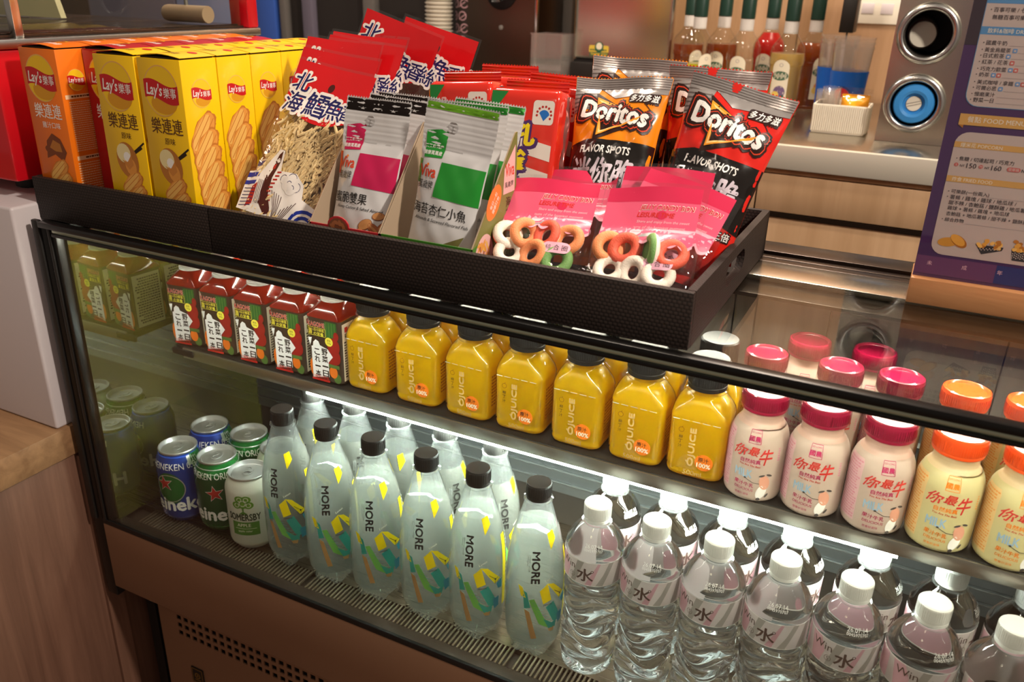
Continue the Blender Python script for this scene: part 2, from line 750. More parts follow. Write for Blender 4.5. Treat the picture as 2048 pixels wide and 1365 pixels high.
# boards of the wooden back wall
w = bpy.data.objects['wall_back']
for i, x in enumerate((0.0, 0.30, 0.62, 0.865, 1.14, 1.45, 1.76, 2.07)):
    x1 = (0.30, 0.62, 0.865, 1.14, 1.45, 1.76, 2.07, 2.4)[i]
    MB().box((x + 0.0015, 1.708, FZ), (x1 - 0.0015, 1.72, 2.1), 'wood_wall').build('wall_board', w, bevel=0.001)

# ------------------------------------------------------------------ back counter with drawers
bc = thing('back_counter', 'long steel topped counter with pale wooden drawers along the back wall', 'counter', (0, 0, FZ))
H = 0.492 - FZ
MB().box((-0.7, 0.905, H - 0.02), (1.9, 1.685, H), 'steel_counter').build('countertop', bc, bevel=0.002)
MB().box((-0.7, 0.90, H - 0.042), (1.9, 0.915, H + 0.001), 'lip_lit').build('front_edge', bc, bevel=0.002)
MB().box((-0.7, 0.925, 0.08), (1.9, 1.67, H - 0.042), 'wood_drawer').build('carcass', bc)
MB().box((-0.7, 0.913, H - 0.052), (1.9, 0.93, H - 0.042), 'wood_drawer').build('lip_band', bc)  # plain wooden band below the front edge
xs = [-0.7, -0.20, 0.27, 0.712, 1.20, 1.62, 1.9]
for a, b in zip(xs[:-1], xs[1:]):
    dr = MB().box((a + 0.0015, 0.908, H - 0.121), (b - 0.0015, 0.926, H - 0.0535), 'wood_drawer').build('drawer', bc, bevel=0.001)
    dr2 = MB().box((a + 0.0015, 0.908, 0.10), (b - 0.0015, 0.926, H - 0.131), 'wood_drawer').build('door', bc, bevel=0.001)
    MB().box((a + 0.0015, 0.905, H - 0.130), (b - 0.0015, 0.924, H - 0.1225), 'dark_brown_metal').build('handle_groove', dr)

# ------------------------------------------------------------------ wooden side counter at the left, solid white block on it
sd = thing('side_counter', 'brown wooden counter with a thick wood top at the left of the fridge', 'counter', (-0.03, 0, FZ))
zt = 0.150 - FZ
MB().box((-1.2, -0.9, zt - 0.045), (0.0, 0.5, zt), 'wood_slab').build('top_slab', sd, bevel=0.0015)
MB().box((-1.15, -0.85, 0.02), (-0.004, 0.5, zt - 0.046), 'wood_side').build('side_panel', sd, bevel=0.001)
MB().box((-0.004, 0.001, 0.0), (0.002, 0.03, zt - 0.05), 'wood_side').build('edge_strip', sd)
wb = thing('white_plinth', 'smooth white solid block standing on the wooden counter', 'plinth', (-0.036, -0.017, 0.150))
MB().box((-1.15, 0, 0.0), (0.0, 0.75, 0.318), 'white_solid').build('block', wb, bevel=0.004, seg=3)

# ------------------------------------------------------------------ red popcorn warmer on the white block
mat('red_enamel', '#c00f1c', 0.22, coat=0.5)
add_noise_bump(mat('perforated_dark', '#4d3d34', 0.25, metal=0.7), 260, 0.5, 0.001)
mat('cream_lid', '#bdb48c', 0.4)
mat('kettle_dark', '#4a3a36', 0.3, metal=0.6)
mat('scoop_wood', '#a58b72', 0.5)
pw = thing('popcorn_warmer', 'red popcorn warming cabinet with glass sides on the white block', 'cabinet', (-0.066, 0.0185, 0.468))
W_, D_ = 0.85, 0.47
MB().box((-W_, 0, 0.022), (0, D_, 0.185), 'red_enamel').build('base', pw, bevel=0.004)
MB().box((-W_ - 0.004, -0.004, 0.185), (0.004, D_ + 0.004, 0.197), 'chrome_soft').build('base_rim', pw, bevel=0.002)
tr = MB().box((-W_ + 0.01, 0.012, 0.1975), (-0.012, D_ - 0.012, 0.2005), 'perforated_dark').build('crumb_tray', pw)
for k in range(5):
    MB().box((-W_ + 0.02 + k * 0.163, 0.02, 0.2005), (-W_ + 0.02 + k * 0.163 + 0.155, D_ - 0.02, 0.2025), 'perforated_dark').build('tray_plate', tr, bevel=0.001)
for (px, py) in ((-0.06, 0.06), (-W_ + 0.06, 0.06), (-0.06, D_ - 0.06), (-W_ + 0.06, D_ - 0.06)):
    MB().lathe([(0.016, 0.0), (0.02, 0.002), (0.02, 0.02), (0.014, 0.023)], 20, 'rubber_black', Matrix.Translation((px, py, 0))).build('foot', pw, smooth=0.6)
for (px, py, m) in ((-0.010, 0.046, 'chrome_soft'), (-W_ + 0.012, 0.046, 'chrome_soft')):
    MB().box((px - 0.006, py - 0.006, 0.197), (px + 0.006, py + 0.006, 0.62), m).build('front_post', pw, bevel=0.0015)
for px in (-0.02, -W_ + 0.02):
    MB().box((px - 0.02, D_ - 0.02, 0.197), (px + 0.02, D_ + 0.004, 0.66), 'red_enamel').build('rear_post', pw, bevel=0.003)
MB().box((-W_, 0, 0.62), (0, D_, 0.70), 'red_enamel').build('roof', pw, bevel=0.004)
MB().box((-0.011, 0.054, 0.20), (-0.008, D_ - 0.03, 0.62), 'pane').build('side_pane', pw)
MB().box((-W_ + 0.02, 0.044, 0.20), (-0.018, 0.047, 0.62), 'pane').build('front_pane', pw)
kt = MB().lathe([(0.0, 0), (0.05, 0.002), (0.075, 0.03), (0.075, 0.10), (0.0, 0.10)], 32, 'kettle_dark', Matrix.Translation((-0.36, 0.30, 0.33))).build('kettle', pw, smooth=0.7)
MB().tube([(-0.28, 0.28, 0.35), (-0.22, 0.26, 0.335), (-0.17, 0.25, 0.30)], 0.006, 'kettle_dark').build('kettle_handle', kt, smooth=1.2)
MB().loft([[(-0.62, 0.30, 0.205), (-0.26, 0.30, 0.205), (-0.26, 0.31, 0.205), (-0.62, 0.31, 0.205)],
           [(-0.54, 0.33, 0.30), (-0.33, 0.33, 0.30), (-0.33, 0.34, 0.30), (-0.54, 0.34, 0.30)]], 'cream_lid').build('popcorn_flap', pw)
sp = thing('popcorn_scoop', 'small brown scoop lying in the popcorn warmer', 'scoop', (-0.13, 0.40, 0.6725))
MB().lathe([(0.0, -0.045), (0.012, -0.045), (0.013, -0.04), (0.013, 0.045), (0.0, 0.045)], 20, 'scoop_wood', Matrix.Translation((0, 0, 0.0135)) @ Matrix.Rotation(pi / 2, 4, 'Y')).build('handle', sp, smooth=0.7)
MB().tube([(0.0, 0.0, 0.02), (-0.012, 0.01, 0.07), (-0.02, 0.02, 0.11)], 0.003, 'grey_frame').build('wire', sp, smooth=1.2)

# ------------------------------------------------------------------ display fridge
fr = thing('display_fridge', 'low glass fronted display fridge with black frame full of bottled drinks', 'refrigerator', (0, 0, 0))
XR = 1.55
TOPZ = 0.4466
YB = 0.36
# left column, right column
MB().box((-0.022, 0.0, -0.14), (0.0, YB + 0.06, TOPZ), 'black_metal').box((0.0, 0.0, 0.0), (0.016, 0.03, TOPZ - 0.004), 'black_metal').build('left_column', fr, bevel=0.002)
MB().box((XR, 0.0, -0.14), (XR + 0.022, YB + 0.06, TOPZ + 0.004), 'black_metal').build('right_column', fr, bevel=0.002)
MB().box((-0.0225, -0.003, 0.0), (-0.0105, 0.004, TOPZ + 0.006), 'black_satin').build('corner_bead', fr, bevel=0.0015)
MB().box((0.003, -0.002, 0.0), (0.0085, 0.004, TOPZ - 0.002), 'black_satin').build('corner_bead', fr, bevel=0.0012)
# inner end panel, a dark mirror glass
MB().box((0.0165, 0.012, 0.0), (0.0205, YB, TOPZ - 0.012), 'mirror_glass').build('end_mirror', fr)
# deck
MB().box((0.0, 0.054, -0.02), (XR, YB, -0.0005), 'deck_steel').box((0.0, 0.008, -0.02), (XR, 0.054, -0.008), 'deck_dark').build('deck', fr)
MB().box((0.0, 0.0025, -0.004), (XR, 0.022, 0.0005), 'deck_dark').build('front_ledge', fr, bevel=0.001)
MB().box((0.0, -0.0015, -0.004), (XR, 0.0032, 0.005), 'rubber_black').build('glass_gasket', fr, bevel=0.001)
# air grille: every bar by itself
bar = MB().box((-0.0014, 0.023, -0.0035), (0.0014, 0.0545, -0.0006), 'bar_bronze').mesh('grille_bar', bevel=0.0004, seg=1)
k = 0
x = 0.048
while x < 1.50:
    o = bpy.data.objects.new('grille_bar', bar)
    COL.objects.link(o)
    o.parent = fr
    o.location = (x, 0, 0)
    x += 0.0058 if k % 52 != 51 else 0.012
    k += 1
# front glass, top glass
MB().box((0.010, 0.0, 0.004), (XR - 0.01, 0.004, TOPZ - 0.0125), 'pane').build('front_glass', fr)
MB().box((0.0, 0.004, TOPZ - 0.006), (XR, 0.275, TOPZ - 0.0005), 'pane_top').build('top_glass', fr)
MB().box((-0.01, -0.004, TOPZ - 0.0030), (XR, 0.009, TOPZ + 0.0050), 'black_metal').build('top_rail', fr, bevel=0.0015)
MB().box((0.012, -0.003, TOPZ - 0.0124), (XR, 0.022, TOPZ - 0.0080), 'black_metal').box((0.012, 0.0190, TOPZ - 0.0168), (XR, 0.022, TOPZ - 0.0124), 'black_metal').build('lamp_housing', fr, bevel=0.0015)
MB().box((0.012, -0.001, TOPZ - 0.0079), (XR, 0.0055, TOPZ - 0.0031), 'glass_edge').build('chrome_trim', fr, bevel=0.001)
MB().box((0.05, 0.0135, TOPZ - 0.0160), (XR - 0.04, 0.0175, TOPZ - 0.0126), 'led_top').build('front_lamp_tube', fr)
MB().box((0.05, 0.262, TOPZ - 0.0180), (XR - 0.04, 0.270, TOPZ - 0.0130), 'led_top').build('rear_lamp_tube', fr)
MB().box((0.03, 0.2705, TOPZ - 0.024), (XR, 0.285, TOPZ - 0.0125), 'dark_brown_metal').box((0.03, 0.232, TOPZ - 0.0125), (XR, 0.285, TOPZ - 0.0075), 'dark_brown_metal').build('rear_lamp_housing', fr, bevel=0.001)
# rear top rails
MB().box((0.0, 0.276, TOPZ - 0.007), (XR, 0.335, TOPZ), 'steel_counter').build('rear_plate', fr, bevel=0.001)
for i, (y0, y1, z1) in enumerate(((0.336, 0.352, 0.0), (0.353, 0.362, 0.0003), (0.363, 0.374, -0.002), (0.375, 0.42, 0.002))):
    MB().box((0.0, y0, TOPZ - 0.02), (XR, y1, TOPZ + z1), 'dark_brown_metal').build('rear_rail', fr, bevel=0.0012)
# back: upper boards, lower louvres
for (a, b) in ((0.02, 0.245), (0.2465, 0.52), (0.5215, 0.80), (0.8015, 0.915), (0.9165, 1.105), (1.1065, 1.33), (1.3315, XR)):
    MB().box((a, YB, 0.22), (b, YB + 0.012, TOPZ - 0.02), 'wood_cabinet_inside').build('back_board', fr, bevel=0.0008)
MB().box((0.0, YB + 0.004, -0.02), (XR, YB + 0.016, TOPZ - 0.01), 'black_satin').build('back_panel', fr)
for i in range(9):
    z = 0.055 + i * 0.020
    MB().box((0.021, YB - 0.045, z), (XR, YB - 0.0415, z + 0.0165), 'louver_grey').box((0.021, YB - 0.0475, z + 0.0165), (XR, YB - 0.0415, z + 0.0185), 'louver_edge').build('louver_slat', fr)
MB().box((0.021, YB - 0.0415, 0.0), (XR, YB + 0.004, 0.235), 'black_satin').build('air_duct', fr)
# shelf
SZ = 0.2517
MB().box((0.064, 0.121, SZ - 0.010), (XR, YB - 0.05, SZ), 'shelf_grey').box((0.066, 0.151, SZ - 0.0112), (XR, YB - 0.052, SZ - 0.0101), 'steel_strip').build('shelf', fr)
MB().box((0.078, 0.1185, SZ - 0.0175), (XR, 0.1215, SZ - 0.0015), 'steel_strip').build('shelf_edge_strip', fr, bevel=0.0006)
MB().box((0.058, 0.1165, SZ - 0.014), (0.098, 0.122, SZ - 0.004), 'black_satin').build('shelf_end_cap', fr, bevel=0.002)
MB().box((0.30, 0.1245, SZ - 0.0150), (1.035, 0.1400, SZ - 0.0120), 'led_white').build('shelf_fill_strip', fr)  # flat glowing strip added behind the tube, brightens the water bottles
MB().box((0.30, 0.1200, SZ - 0.0212), (1.035, 0.1240, SZ - 0.0182), 'led_white').build('shelf_lamp_tube', fr)
MB().box((0.29, 0.1245, SZ - 0.0118), (1.045, 0.150, SZ - 0.0102), 'steel_strip').build('shelf_lamp_back', fr)
# lower front
MB().box((0.0, -0.001, -0.1195), (XR, 0.012, -0.0045), 'copper_steel').build('kick_panel', fr, bevel=0.001)
MB().box((0.0, 0.012, -0.135), (XR, YB + 0.05, -0.021), 'black_satin').build('underside', fr)
# perforated vent panel: real holes
vx0, vx1, vz0, vz1, vy = 0.0202, 1.5, FZ + 0.03, -0.125, 0.05
vb = MB()
hx0, pitch, hs = 0.060, 0.0148, 0.0092
zrows = [-0.1985, -0.2140, -0.2295]
xsv = [vx0, hx0]
nh = 78
for i in range(nh):
    a = hx0 + i * pitch
    xsv += [a, a + hs]
xsv = sorted(set(round(v, 5) for v in xsv + [vx1]))
zsv = [vz0]
for z in reversed(zrows):
    zsv += [z, z + hs]
zsv += [vz1]
holes = {(round(hx0 + i * pitch, 5), round(z, 5)) for i in range(nh) for z in zrows}
vs, fs = [], []
for j, z in enumerate(zsv):
    for i, x in enumerate(xsv):
        vs.append((x, vy, z))
nx = len(xsv)
for j in range(len(zsv) - 1):
    for i in range(nx - 1):
        if (round(xsv[i], 5), round(zsv[j], 5)) not in holes:
            fs.append((j * nx + i, j * nx + i + 1, (j + 1) * nx + i + 1, (j + 1) * nx + i))
vb.add(vs, fs, 'copper_steel')
vp = vb.build('vent_panel', fr)
sm = vp.modifiers.new('thickness', 'SOLIDIFY')
sm.thickness = 0.002
sm.offset = -1
MB().box((vx0 + 0.01, vy + 0.012, vz0), (vx1, vy + 0.02, vz1), 'rubber_black').build('vent_backing', fr)
MB().box((vx0, vy + 0.002, vz0), (vx0 + 0.004, YB, vz1), 'black_satin').build('base_side', fr)
MB().box((0.0, 0.02, FZ), (XR, YB + 0.05, FZ + 0.03), 'black_satin').build('plinth', fr)
MB().box((-0.02, 0.06, FZ), (0.0, YB + 0.05, -0.13), 'black_satin').build('rear_support', fr)
pq = MB().box((0.077, vy - 0.002, -0.318), (0.102, vy, -0.287), 'black_satin').build('maker_plate', fr)
P = Print()
P.line([(0.079, -0.316), (0.100, -0.316), (0.100, -0.289), (0.079, -0.289), (0.079, -0.316)], 0.0012, 'gold_print')
P.ring(0.0895, -0.3025, 0.004, 0.006, 'gold_print').poly([(0.0895, -0.299), (0.092, -0.304), (0.087, -0.304)], 'gold_print').rect(0.083, -0.312, 0.096, -0.310, 'gold_print')
P.build('plate_print', pq, plane_fn((0, vy - 0.002, 0), (1, 0, 0), (0, 0, 1), (0, -1, 0)))
# ================================================================== drinks in the fridge
mat('cap_black', '#1d1c1b', 0.42)
thin_clear('bottle_clear', (0.95, 0.97, 0.965), 2.2, 1.5, haze=0.045)
thin_clear('label_silver', (0.62, 0.62, 0.59), 1.2, 1.5, rough=0.25, haze=0.22, haze_col=(0.50, 0.50, 0.45))
mat('ink_black', '#1c1a19', 0.5)
mat('ink_grey', '#8a8b89', 0.5)
mat('ink_yellow', '#f2d500', 0.45)
mat('ink_teal', '#2f9a8c', 0.45)
mat('ink_green', '#6fb04f', 0.45)
mat('ink_blue_green', '#2a7f96', 0.45)
mat('ink_tan', '#b58a55', 0.45)
mat('white_ink', '#f2efe9', 0.45)
mat('ink_cream', '#efe6d2', 0.5)

# ---------------------------------------------------------------- sparkling lemon water
mprof = smooth_prof([(0.0300, 0.016), (0.0325, 0.026), (0.0338, 0.05), (0.0342, 0.085), (0.0338, 0.115), (0.0318, 0.140), (0.0270, 0.165), (0.0215, 0.186), (0.0165, 0.203), (0.0140, 0.2105)], 5)


def more_bottle(label, loc, rz, group):
    t = thing('sparkling_water_bottle', label, 'bottle', loc, (0, 0, rz), group)
    b = MB()
    base = []
    for (r, z) in ((0.004, 0.006), (0.014, 0.004), (0.0225, 0.0), (0.0275, 0.004), (0.0295, 0.0095), (0.0300, 0.016)):
        base.append((r, z))

    def foot(r, z, a):
        if z < 0.0159:
            c = 0.5 - 0.5 * cos(5 * a)
            return r, z + (0.016 - z) * 0.95 * (c ** 1.6) * (0.35 if r < 0.012 else 1)
        return r, z
    b.lathe(base + mprof[1:], 40, 'bottle_clear', rmod=foot, caps=False)
    b.build('bottle_body', t, smooth=0.9)
    wt = MB()
    wp = [(max(r - 0.0012, 0.002), z) for r, z in mprof if z < 0.176]
    wt.lathe([(0.001, 0.017)] + [(wp[0][0], 0.017)] + wp[1:] + [(0.0005, 0.176)], 32, 'water_lite')
    wt.build('water', t, smooth=0.9)
    MB().lathe([(0.0142, 0.2095), (0.0168, 0.2105), (0.0168, 0.2122), (0.0142, 0.2132)], 32, 'bottle_clear', caps=False).build('neck_ring', t, smooth=0.9)
    cp = MB().lathe([(0.0142, 0.2125), (0.0145, 0.2135), (0.0145, 0.2305), (0.0138, 0.2320), (0.0, 0.2320)], 40, 'cap_black').build('cap', t, smooth=0.6)
    cr = MB()
    for k in range(40):
        a = 2 * pi * k / 40
        m4 = Matrix.Rotation(a, 4, 'Z')
        cr.box((-0.0004, -0.0149, 0.2165), (0.0004, -0.0143, 0.2295), 'cap_black', m4)
    cr.build('cap_ribs', cp)
    lp = [(r + 0.0004, z) for r, z in mprof if 0.026 <= z <= 0.180]
    MB().lathe(lp, 48, 'label_silver', caps=False).build('label_sleeve', t, smooth=0.9)
    P = Print()
    P.text('MORE', -0.0100, 0.1375, 'ink_black', 2, w=0.040, h=0.0095, bold=0.03, shear=0.0, rot=-pi / 2)
    P.text('LEMON FLAVOR', -0.0175, 0.143, 'ink_grey', 2, w=0.022, rot=-pi / 2).text('SPARKLING', -0.0200, 0.146, 'ink_grey', 2, w=0.014, rot=-pi / 2)
    P.poly([(0.006, 0.178), (0.0165, 0.181), (0.0195, 0.170), (0.0100, 0.158)], 'ink_yellow', 1)
    P.poly([(-0.0045, 0.107), (0.0045, 0.116), (0.010, 0.092), (0.000, 0.088)], 'ink_yellow', 1)
    P.poly([(0.0045, 0.116), (0.0125, 0.114), (0.030, 0.094), (0.022, 0.089)], 'ink_yellow', 1)
    P.line([(0.014, 0.104), (0.0235, 0.095), (0.029, 0.099)], 0.0006, 'ink_black', 2).ell(0.0225, 0.0955, 0.0011, 0.0016, 'ink_black', 2, 8)
    P.line([(0.0235, 0.094), (0.022, 0.089)], 0.0006, 'ink_black', 2)
    P.text('LEMON', 0.0055, 0.0865, 'ink_black', 2, w=0.0105, bold=0.02)
    P.poly([(0.0035, 0.083), (0.013, 0.089), (0.0235, 0.066), (0.0225, 0.056), (0.0135, 0.060)], 'ink_teal', 1)
    P.poly([(0.0245, 0.088), (0.0335, 0.092), (0.034, 0.078), (0.027, 0.080)], 'ink_blue_green', 1)
    P.poly([(-0.0165, 0.094), (-0.0105, 0.096), (0.0025, 0.066), (0.0125, 0.0575), (0.0075, 0.052), (-0.004, 0.060)], 'ink_green', 1)
    P.poly([(0.0012, 0.0665), (0.0125, 0.0575), (0.0195, 0.0605), (0.0175, 0.049), (0.0085, 0.0500)], 'ink_teal', 2)
    P.poly([(0.0070, 0.0505), (0.0165, 0.0505), (0.0150, 0.0445), (0.0095, 0.0455)], 'ink_tan', 3)
    P.poly([(0.0195, 0.068), (0.0285, 0.068), (0.0285, 0.054), (0.0215, 0.052)], 'ink_blue_green', 2)
    P.poly([(-0.0215, 0.080), (-0.0155, 0.077), (-0.006, 0.038), (-0.0125, 0.037)], 'ink_tan', 1)
    P.poly([(-0.024, 0.106), (-0.019, 0.104), (-0.0145, 0.083), (-0.0215, 0.081)], 'ink_teal', 1)
    P.poly([(-0.030, 0.112), (-0.0245, 0.110), (-0.020, 0.096), (-0.026, 0.098)], 'ink_yellow', 1)
    for k in range(7):
        P.line([(-0.013 + k * 0.0022, 0.091 - k * 0.0045), (-0.006 + k * 0.003, 0.088 - k * 0.0045)], 0.0003, 'ink_teal', 2)
        P.line([(0.006 + k * 0.0022, 0.082 - k * 0.0035), (0.0125 + k * 0.0012, 0.085 - k * 0.0035)], 0.0003, 'ink_blue_green', 2)
    P.text('Lemon', 0.0065, 0.122, 'ink_cream', 2, w=0.011, shear=0.4, rot=0.5)
    P.text('500', 0.060, 0.10, 'ink_grey', 1, w=0.012).fine(0.048, 0.05, 0.078, 0.15, 'ink_grey', 1, 18, 3)
    P.poly([(0.036, 0.05), (0.044, 0.05), (0.044, 0.15), (0.036, 0.15)], 'ink_yellow', 1)
    P.build('label_print', t, cyl_fn([(r + 0.0005, z) for r, z in mprof], 0.0342), 0.006)
    return t


glow('water_lite', '#d9dedd', 0.5)
m_ = thin_clear('water_lite', (0.93, 0.955, 0.95), 0.5, 1.33, haze=0.02)
mx_front = [0.3010, 0.3740, 0.4455, 0.5220, 0.5920, 0.6660]
my_front = [0.0690, 0.0655, 0.0660, 0.0655, 0.0660, 0.0730]
rots = [0.45, 0.78, 0.66, 0.55, 0.50, 0.72]
LB = 'lemon sparkling water bottle with black cap, %s from the left in the front row'
more0 = more_bottle(LB % 'first', (mx_front[0], my_front[0], 0), rots[0], 'sparkling water in the front row')
for i in range(1, 6):
    dup(more0, LB % ORD[i], (mx_front[i], my_front[i], 0), (0, 0, rots[i]))
mx_back = [0.2925, 0.3630, 0.4336, 0.5042, 0.5760]
for i in range(5):
    o = dup(more0, 'lemon sparkling water bottle, %s from the left in the row under the shelf lamp' % ORD[i], (mx_back[i], 0.139, 0), (0, 0, [0.4, 1.1, 0.3, 1.3, 1.2][i]))
    o['group'] = 'sparkling water in the back row'

# ---------------------------------------------------------------- still water
def water_mat():
    """clear water in thin plastic, a faint white haze added to brighten it"""
    m = bpy.data.materials.new('water_solid')
    m.use_nodes = True
    n, l = m.node_tree.nodes, m.node_tree.links
    n.clear()
    out = n.new('ShaderNodeOutputMaterial')
    g = n.new('ShaderNodeBsdfGlass')
    g.inputs['IOR'].default_value = 1.33
    g.inputs['Roughness'].default_value = 0.0
    d = n.new('ShaderNodeBsdfTranslucent')  # white haze mixed in so the water looks lit
    d.inputs[0].default_value = (0.92, 0.95, 0.95, 1)
    mx = n.new('ShaderNodeMixShader')
    mx.inputs[0].default_value = 0.012
    l.new(g.outputs[0], mx.inputs[1])
    l.new(d.outputs[0], mx.inputs[2])
    l.new(mx.outputs[0], out.inputs[0])
    M['water_solid'] = m


water_mat()
glow('cap_white', '#e8e6e2', 0.35, 0.35)
glow('label_pink', '#d9cbc8', 0.4, 0.3)
mat('ink_pink', '#d3a3ad', 0.5)
mat('ink_label_grey', '#a9a29c', 0.5)
mat('ink_brown', '#5a443c', 0.5)
mat('ink_white_soft', '#efeae6', 0.5)
wprof = [(0.0010, 0.004), (0.0200, 0.001), (0.0265, 0.0), (0.0300, 0.004), (0.0312, 0.010)]
for k in range(7):
    z = 0.014 + k * 0.0165
    a = 0.0318
    wprof += [(a, z), (a + 0.0002, z + 0.005), (a - 0.0012, z + 0.0085), (a - 0.0042, z + 0.0110), (a - 0.0040, z + 0.0130)]
wprof += [(0.0316, 0.1310), (0.0322, 0.134), (0.0322, 0.166), (0.0328, 0.1685), (0.0328, 0.1725), (0.0308, 0.178), (0.0262, 0.1865), (0.0200, 0.193), (0.0150, 0.1975), (0.0130, 0.2005), (0.0128, 0.204), (0.0005, 0.204)]


def water_bottle(label, loc, rz, group):
    t = thing('water_bottle', label, 'bottle', loc, (0, 0, rz), group)

    def wav(r, z, a):
        if 0.02 < z < 0.128:
            w = sin(3 * a + z * 60) * 0.0050
            return r + 0.0006 * cos(3 * a + z * 80), z + w * min(1, (z - 0.012) / 0.03, (0.131 - z) / 0.03)
        return r, z
    MB().lathe(wprof, 48, 'water_solid', rmod=wav, caps=False).build('bottle_body', t, smooth=1.0)
    MB().lathe([(0.0136, 0.1985), (0.0168, 0.1992), (0.0168, 0.2008), (0.0140, 0.2018)], 32, 'bottle_clear', caps=False).build('neck_ring', t, smooth=0.9)
    cp = MB().lathe([(0.0142, 0.2015), (0.0150, 0.2022), (0.0150, 0.2055), (0.0146, 0.2060), (0.0152, 0.2066), (0.0150, 0.2215), (0.0136, 0.2228), (0.0, 0.2228)], 40, 'cap_white').build('cap', t, smooth=0.6)
    cr = MB()
    for k in range(48):
        cr.box((-0.00035, -0.0154, 0.2075), (0.00035, -0.0149, 0.2205), 'cap_white', Matrix.Rotation(2 * pi * k / 48, 4, 'Z'))
    cr.build('cap_ribs', cp)
    lb = MB()
    # label wraps the bottle apart from a gap at the side
    n = 44
    a0, a1 = radians(-160), radians(95)
    rr = 0.0331
    lb.grid(lambda i, j: (rr * sin(a0 + (a1 - a0) * i), -rr * cos(a0 + (a1 - a0) * i), 0.134 + 0.031 * j), n, 2, 'label_pink')
    lb.build('label', t, smooth=1.0)
    P = Print()
    f = cyl_fn([(0.0331, 0.13), (0.0331, 0.17)], 0.0331)
    P.poly([(0.004, 0.1345), (0.011, 0.1345), (0.0205, 0.1645), (0.0175, 0.1645)], 'ink_pink', 1)
    P.poly([(0.016, 0.1345), (0.024, 0.1345), (0.036, 0.1645), (0.030, 0.1645), (0.024, 0.149)], 'ink_label_grey', 1)
    P.poly([(0.036, 0.1345), (0.046, 0.1345), (0.050, 0.1645), (0.044, 0.1645)], 'ink_label_grey', 1)
    P.poly([(-0.030, 0.1345), (-0.020, 0.1345), (-0.016, 0.150), (-0.022, 0.1645), (-0.034, 0.1645)], 'ink_pink', 1)
    P.poly([(-0.014, 0.1345), (-0.008, 0.1345), (0.002, 0.1645), (-0.006, 0.1645)], 'ink_label_grey', 1)
    P.rect(-0.085, 0.1345, -0.040, 0.1645, 'ink_pink', 1)
    P.text('Win', -0.0195, 0.156, 'ink_brown', 3, w=0.021)
    P.ring(-0.0120, 0.1435, 0.0030, 0.0034, 'ink_brown', 3).text('5', -0.0120, 0.1435, 'ink_brown', 3, h=0.004)
    P.text('水', 0.0035, 0.1475, 'ink_brown', 3, w=0.0185, h=0.0165, bold=0.035)
    P.ring(0.0115, 0.1535, 0.0010, 0.0017, 'ink_brown', 3, 14)
    P.rect(-0.087, 0.1340, 0.055, 0.1347, 'ink_white_soft', 2).rect(-0.087, 0.1643, 0.055, 0.165, 'ink_white_soft', 2)
    P.build('label_print', t, f, 0.007)
    P = Print()
    P.text('26.07.14', 0.010, 0.183, 'ink_white_soft', 1, w=0.020).text('0045970707', 0.010, 0.1790, 'ink_white_soft', 1, w=0.020)
    P.build('date_print', t, cyl_fn([(r + 0.0003, z) for r, z in wprof[-12:]], 0.030), 0.006)
    return t


wx_front = [0.7346, 0.8020, 0.8694, 0.9368, 1.0042, 1.0730, 1.1405]
LB = 'clear water bottle with white cap, %s from the left in the front row'
w0 = water_bottle(LB % 'first', (wx_front[0], 0.0805, 0), -0.05, 'still water in the front row')
for i in range(1, 7):
    dup(w0, LB % ORD[i], (wx_front[i], 0.0805, 0), (0, 0, [0, -0.10, -0.12, -0.25, 0.0, 0.25, 1.6][i]))
wx_back = [0.7308, 0.8010, 0.8690, 0.9388, 1.0171, 1.0887, 1.160]
for i in range(7):
    o = dup(w0, 'clear water bottle, %s from the left in the row under the shelf edge' % ORD[i], (wx_back[i], 0.1495, 0), (0, 0, 0.75 + 0.07 * i))
    o['group'] = 'still water in the back row'

# ---------------------------------------------------------------- cans
mat('can_alu', '#e2e2e0', 0.36, metal=0.9)
mat('can_green', '#1c7a35', 0.25, metal=0.55, coat=0.3)
mat('can_green_dark', '#14502a', 0.3, metal=0.4, coat=0.3)
mat('can_blue', '#1b3f9e', 0.25, metal=0.5, coat=0.3)
mat('can_cream', '#d8d6c8', 0.3, metal=0.25, coat=0.3)
mat('ink_red', '#b3261f', 0.45)
mat('ink_can_green', '#6f9a2e', 0.45)
mat('ink_can_olive', '#4c7a2a', 0.45)
CP = [(0.0235, 0.0), (0.0250, 0.0005), (0.0270, 0.004), (0.0318, 0.0095), (0.0330, 0.014), (0.0330, 0.092), (0.0322, 0.0965), (0.0290, 0.1045), (0.0268, 0.1090), (0.0263, 0.1110)]


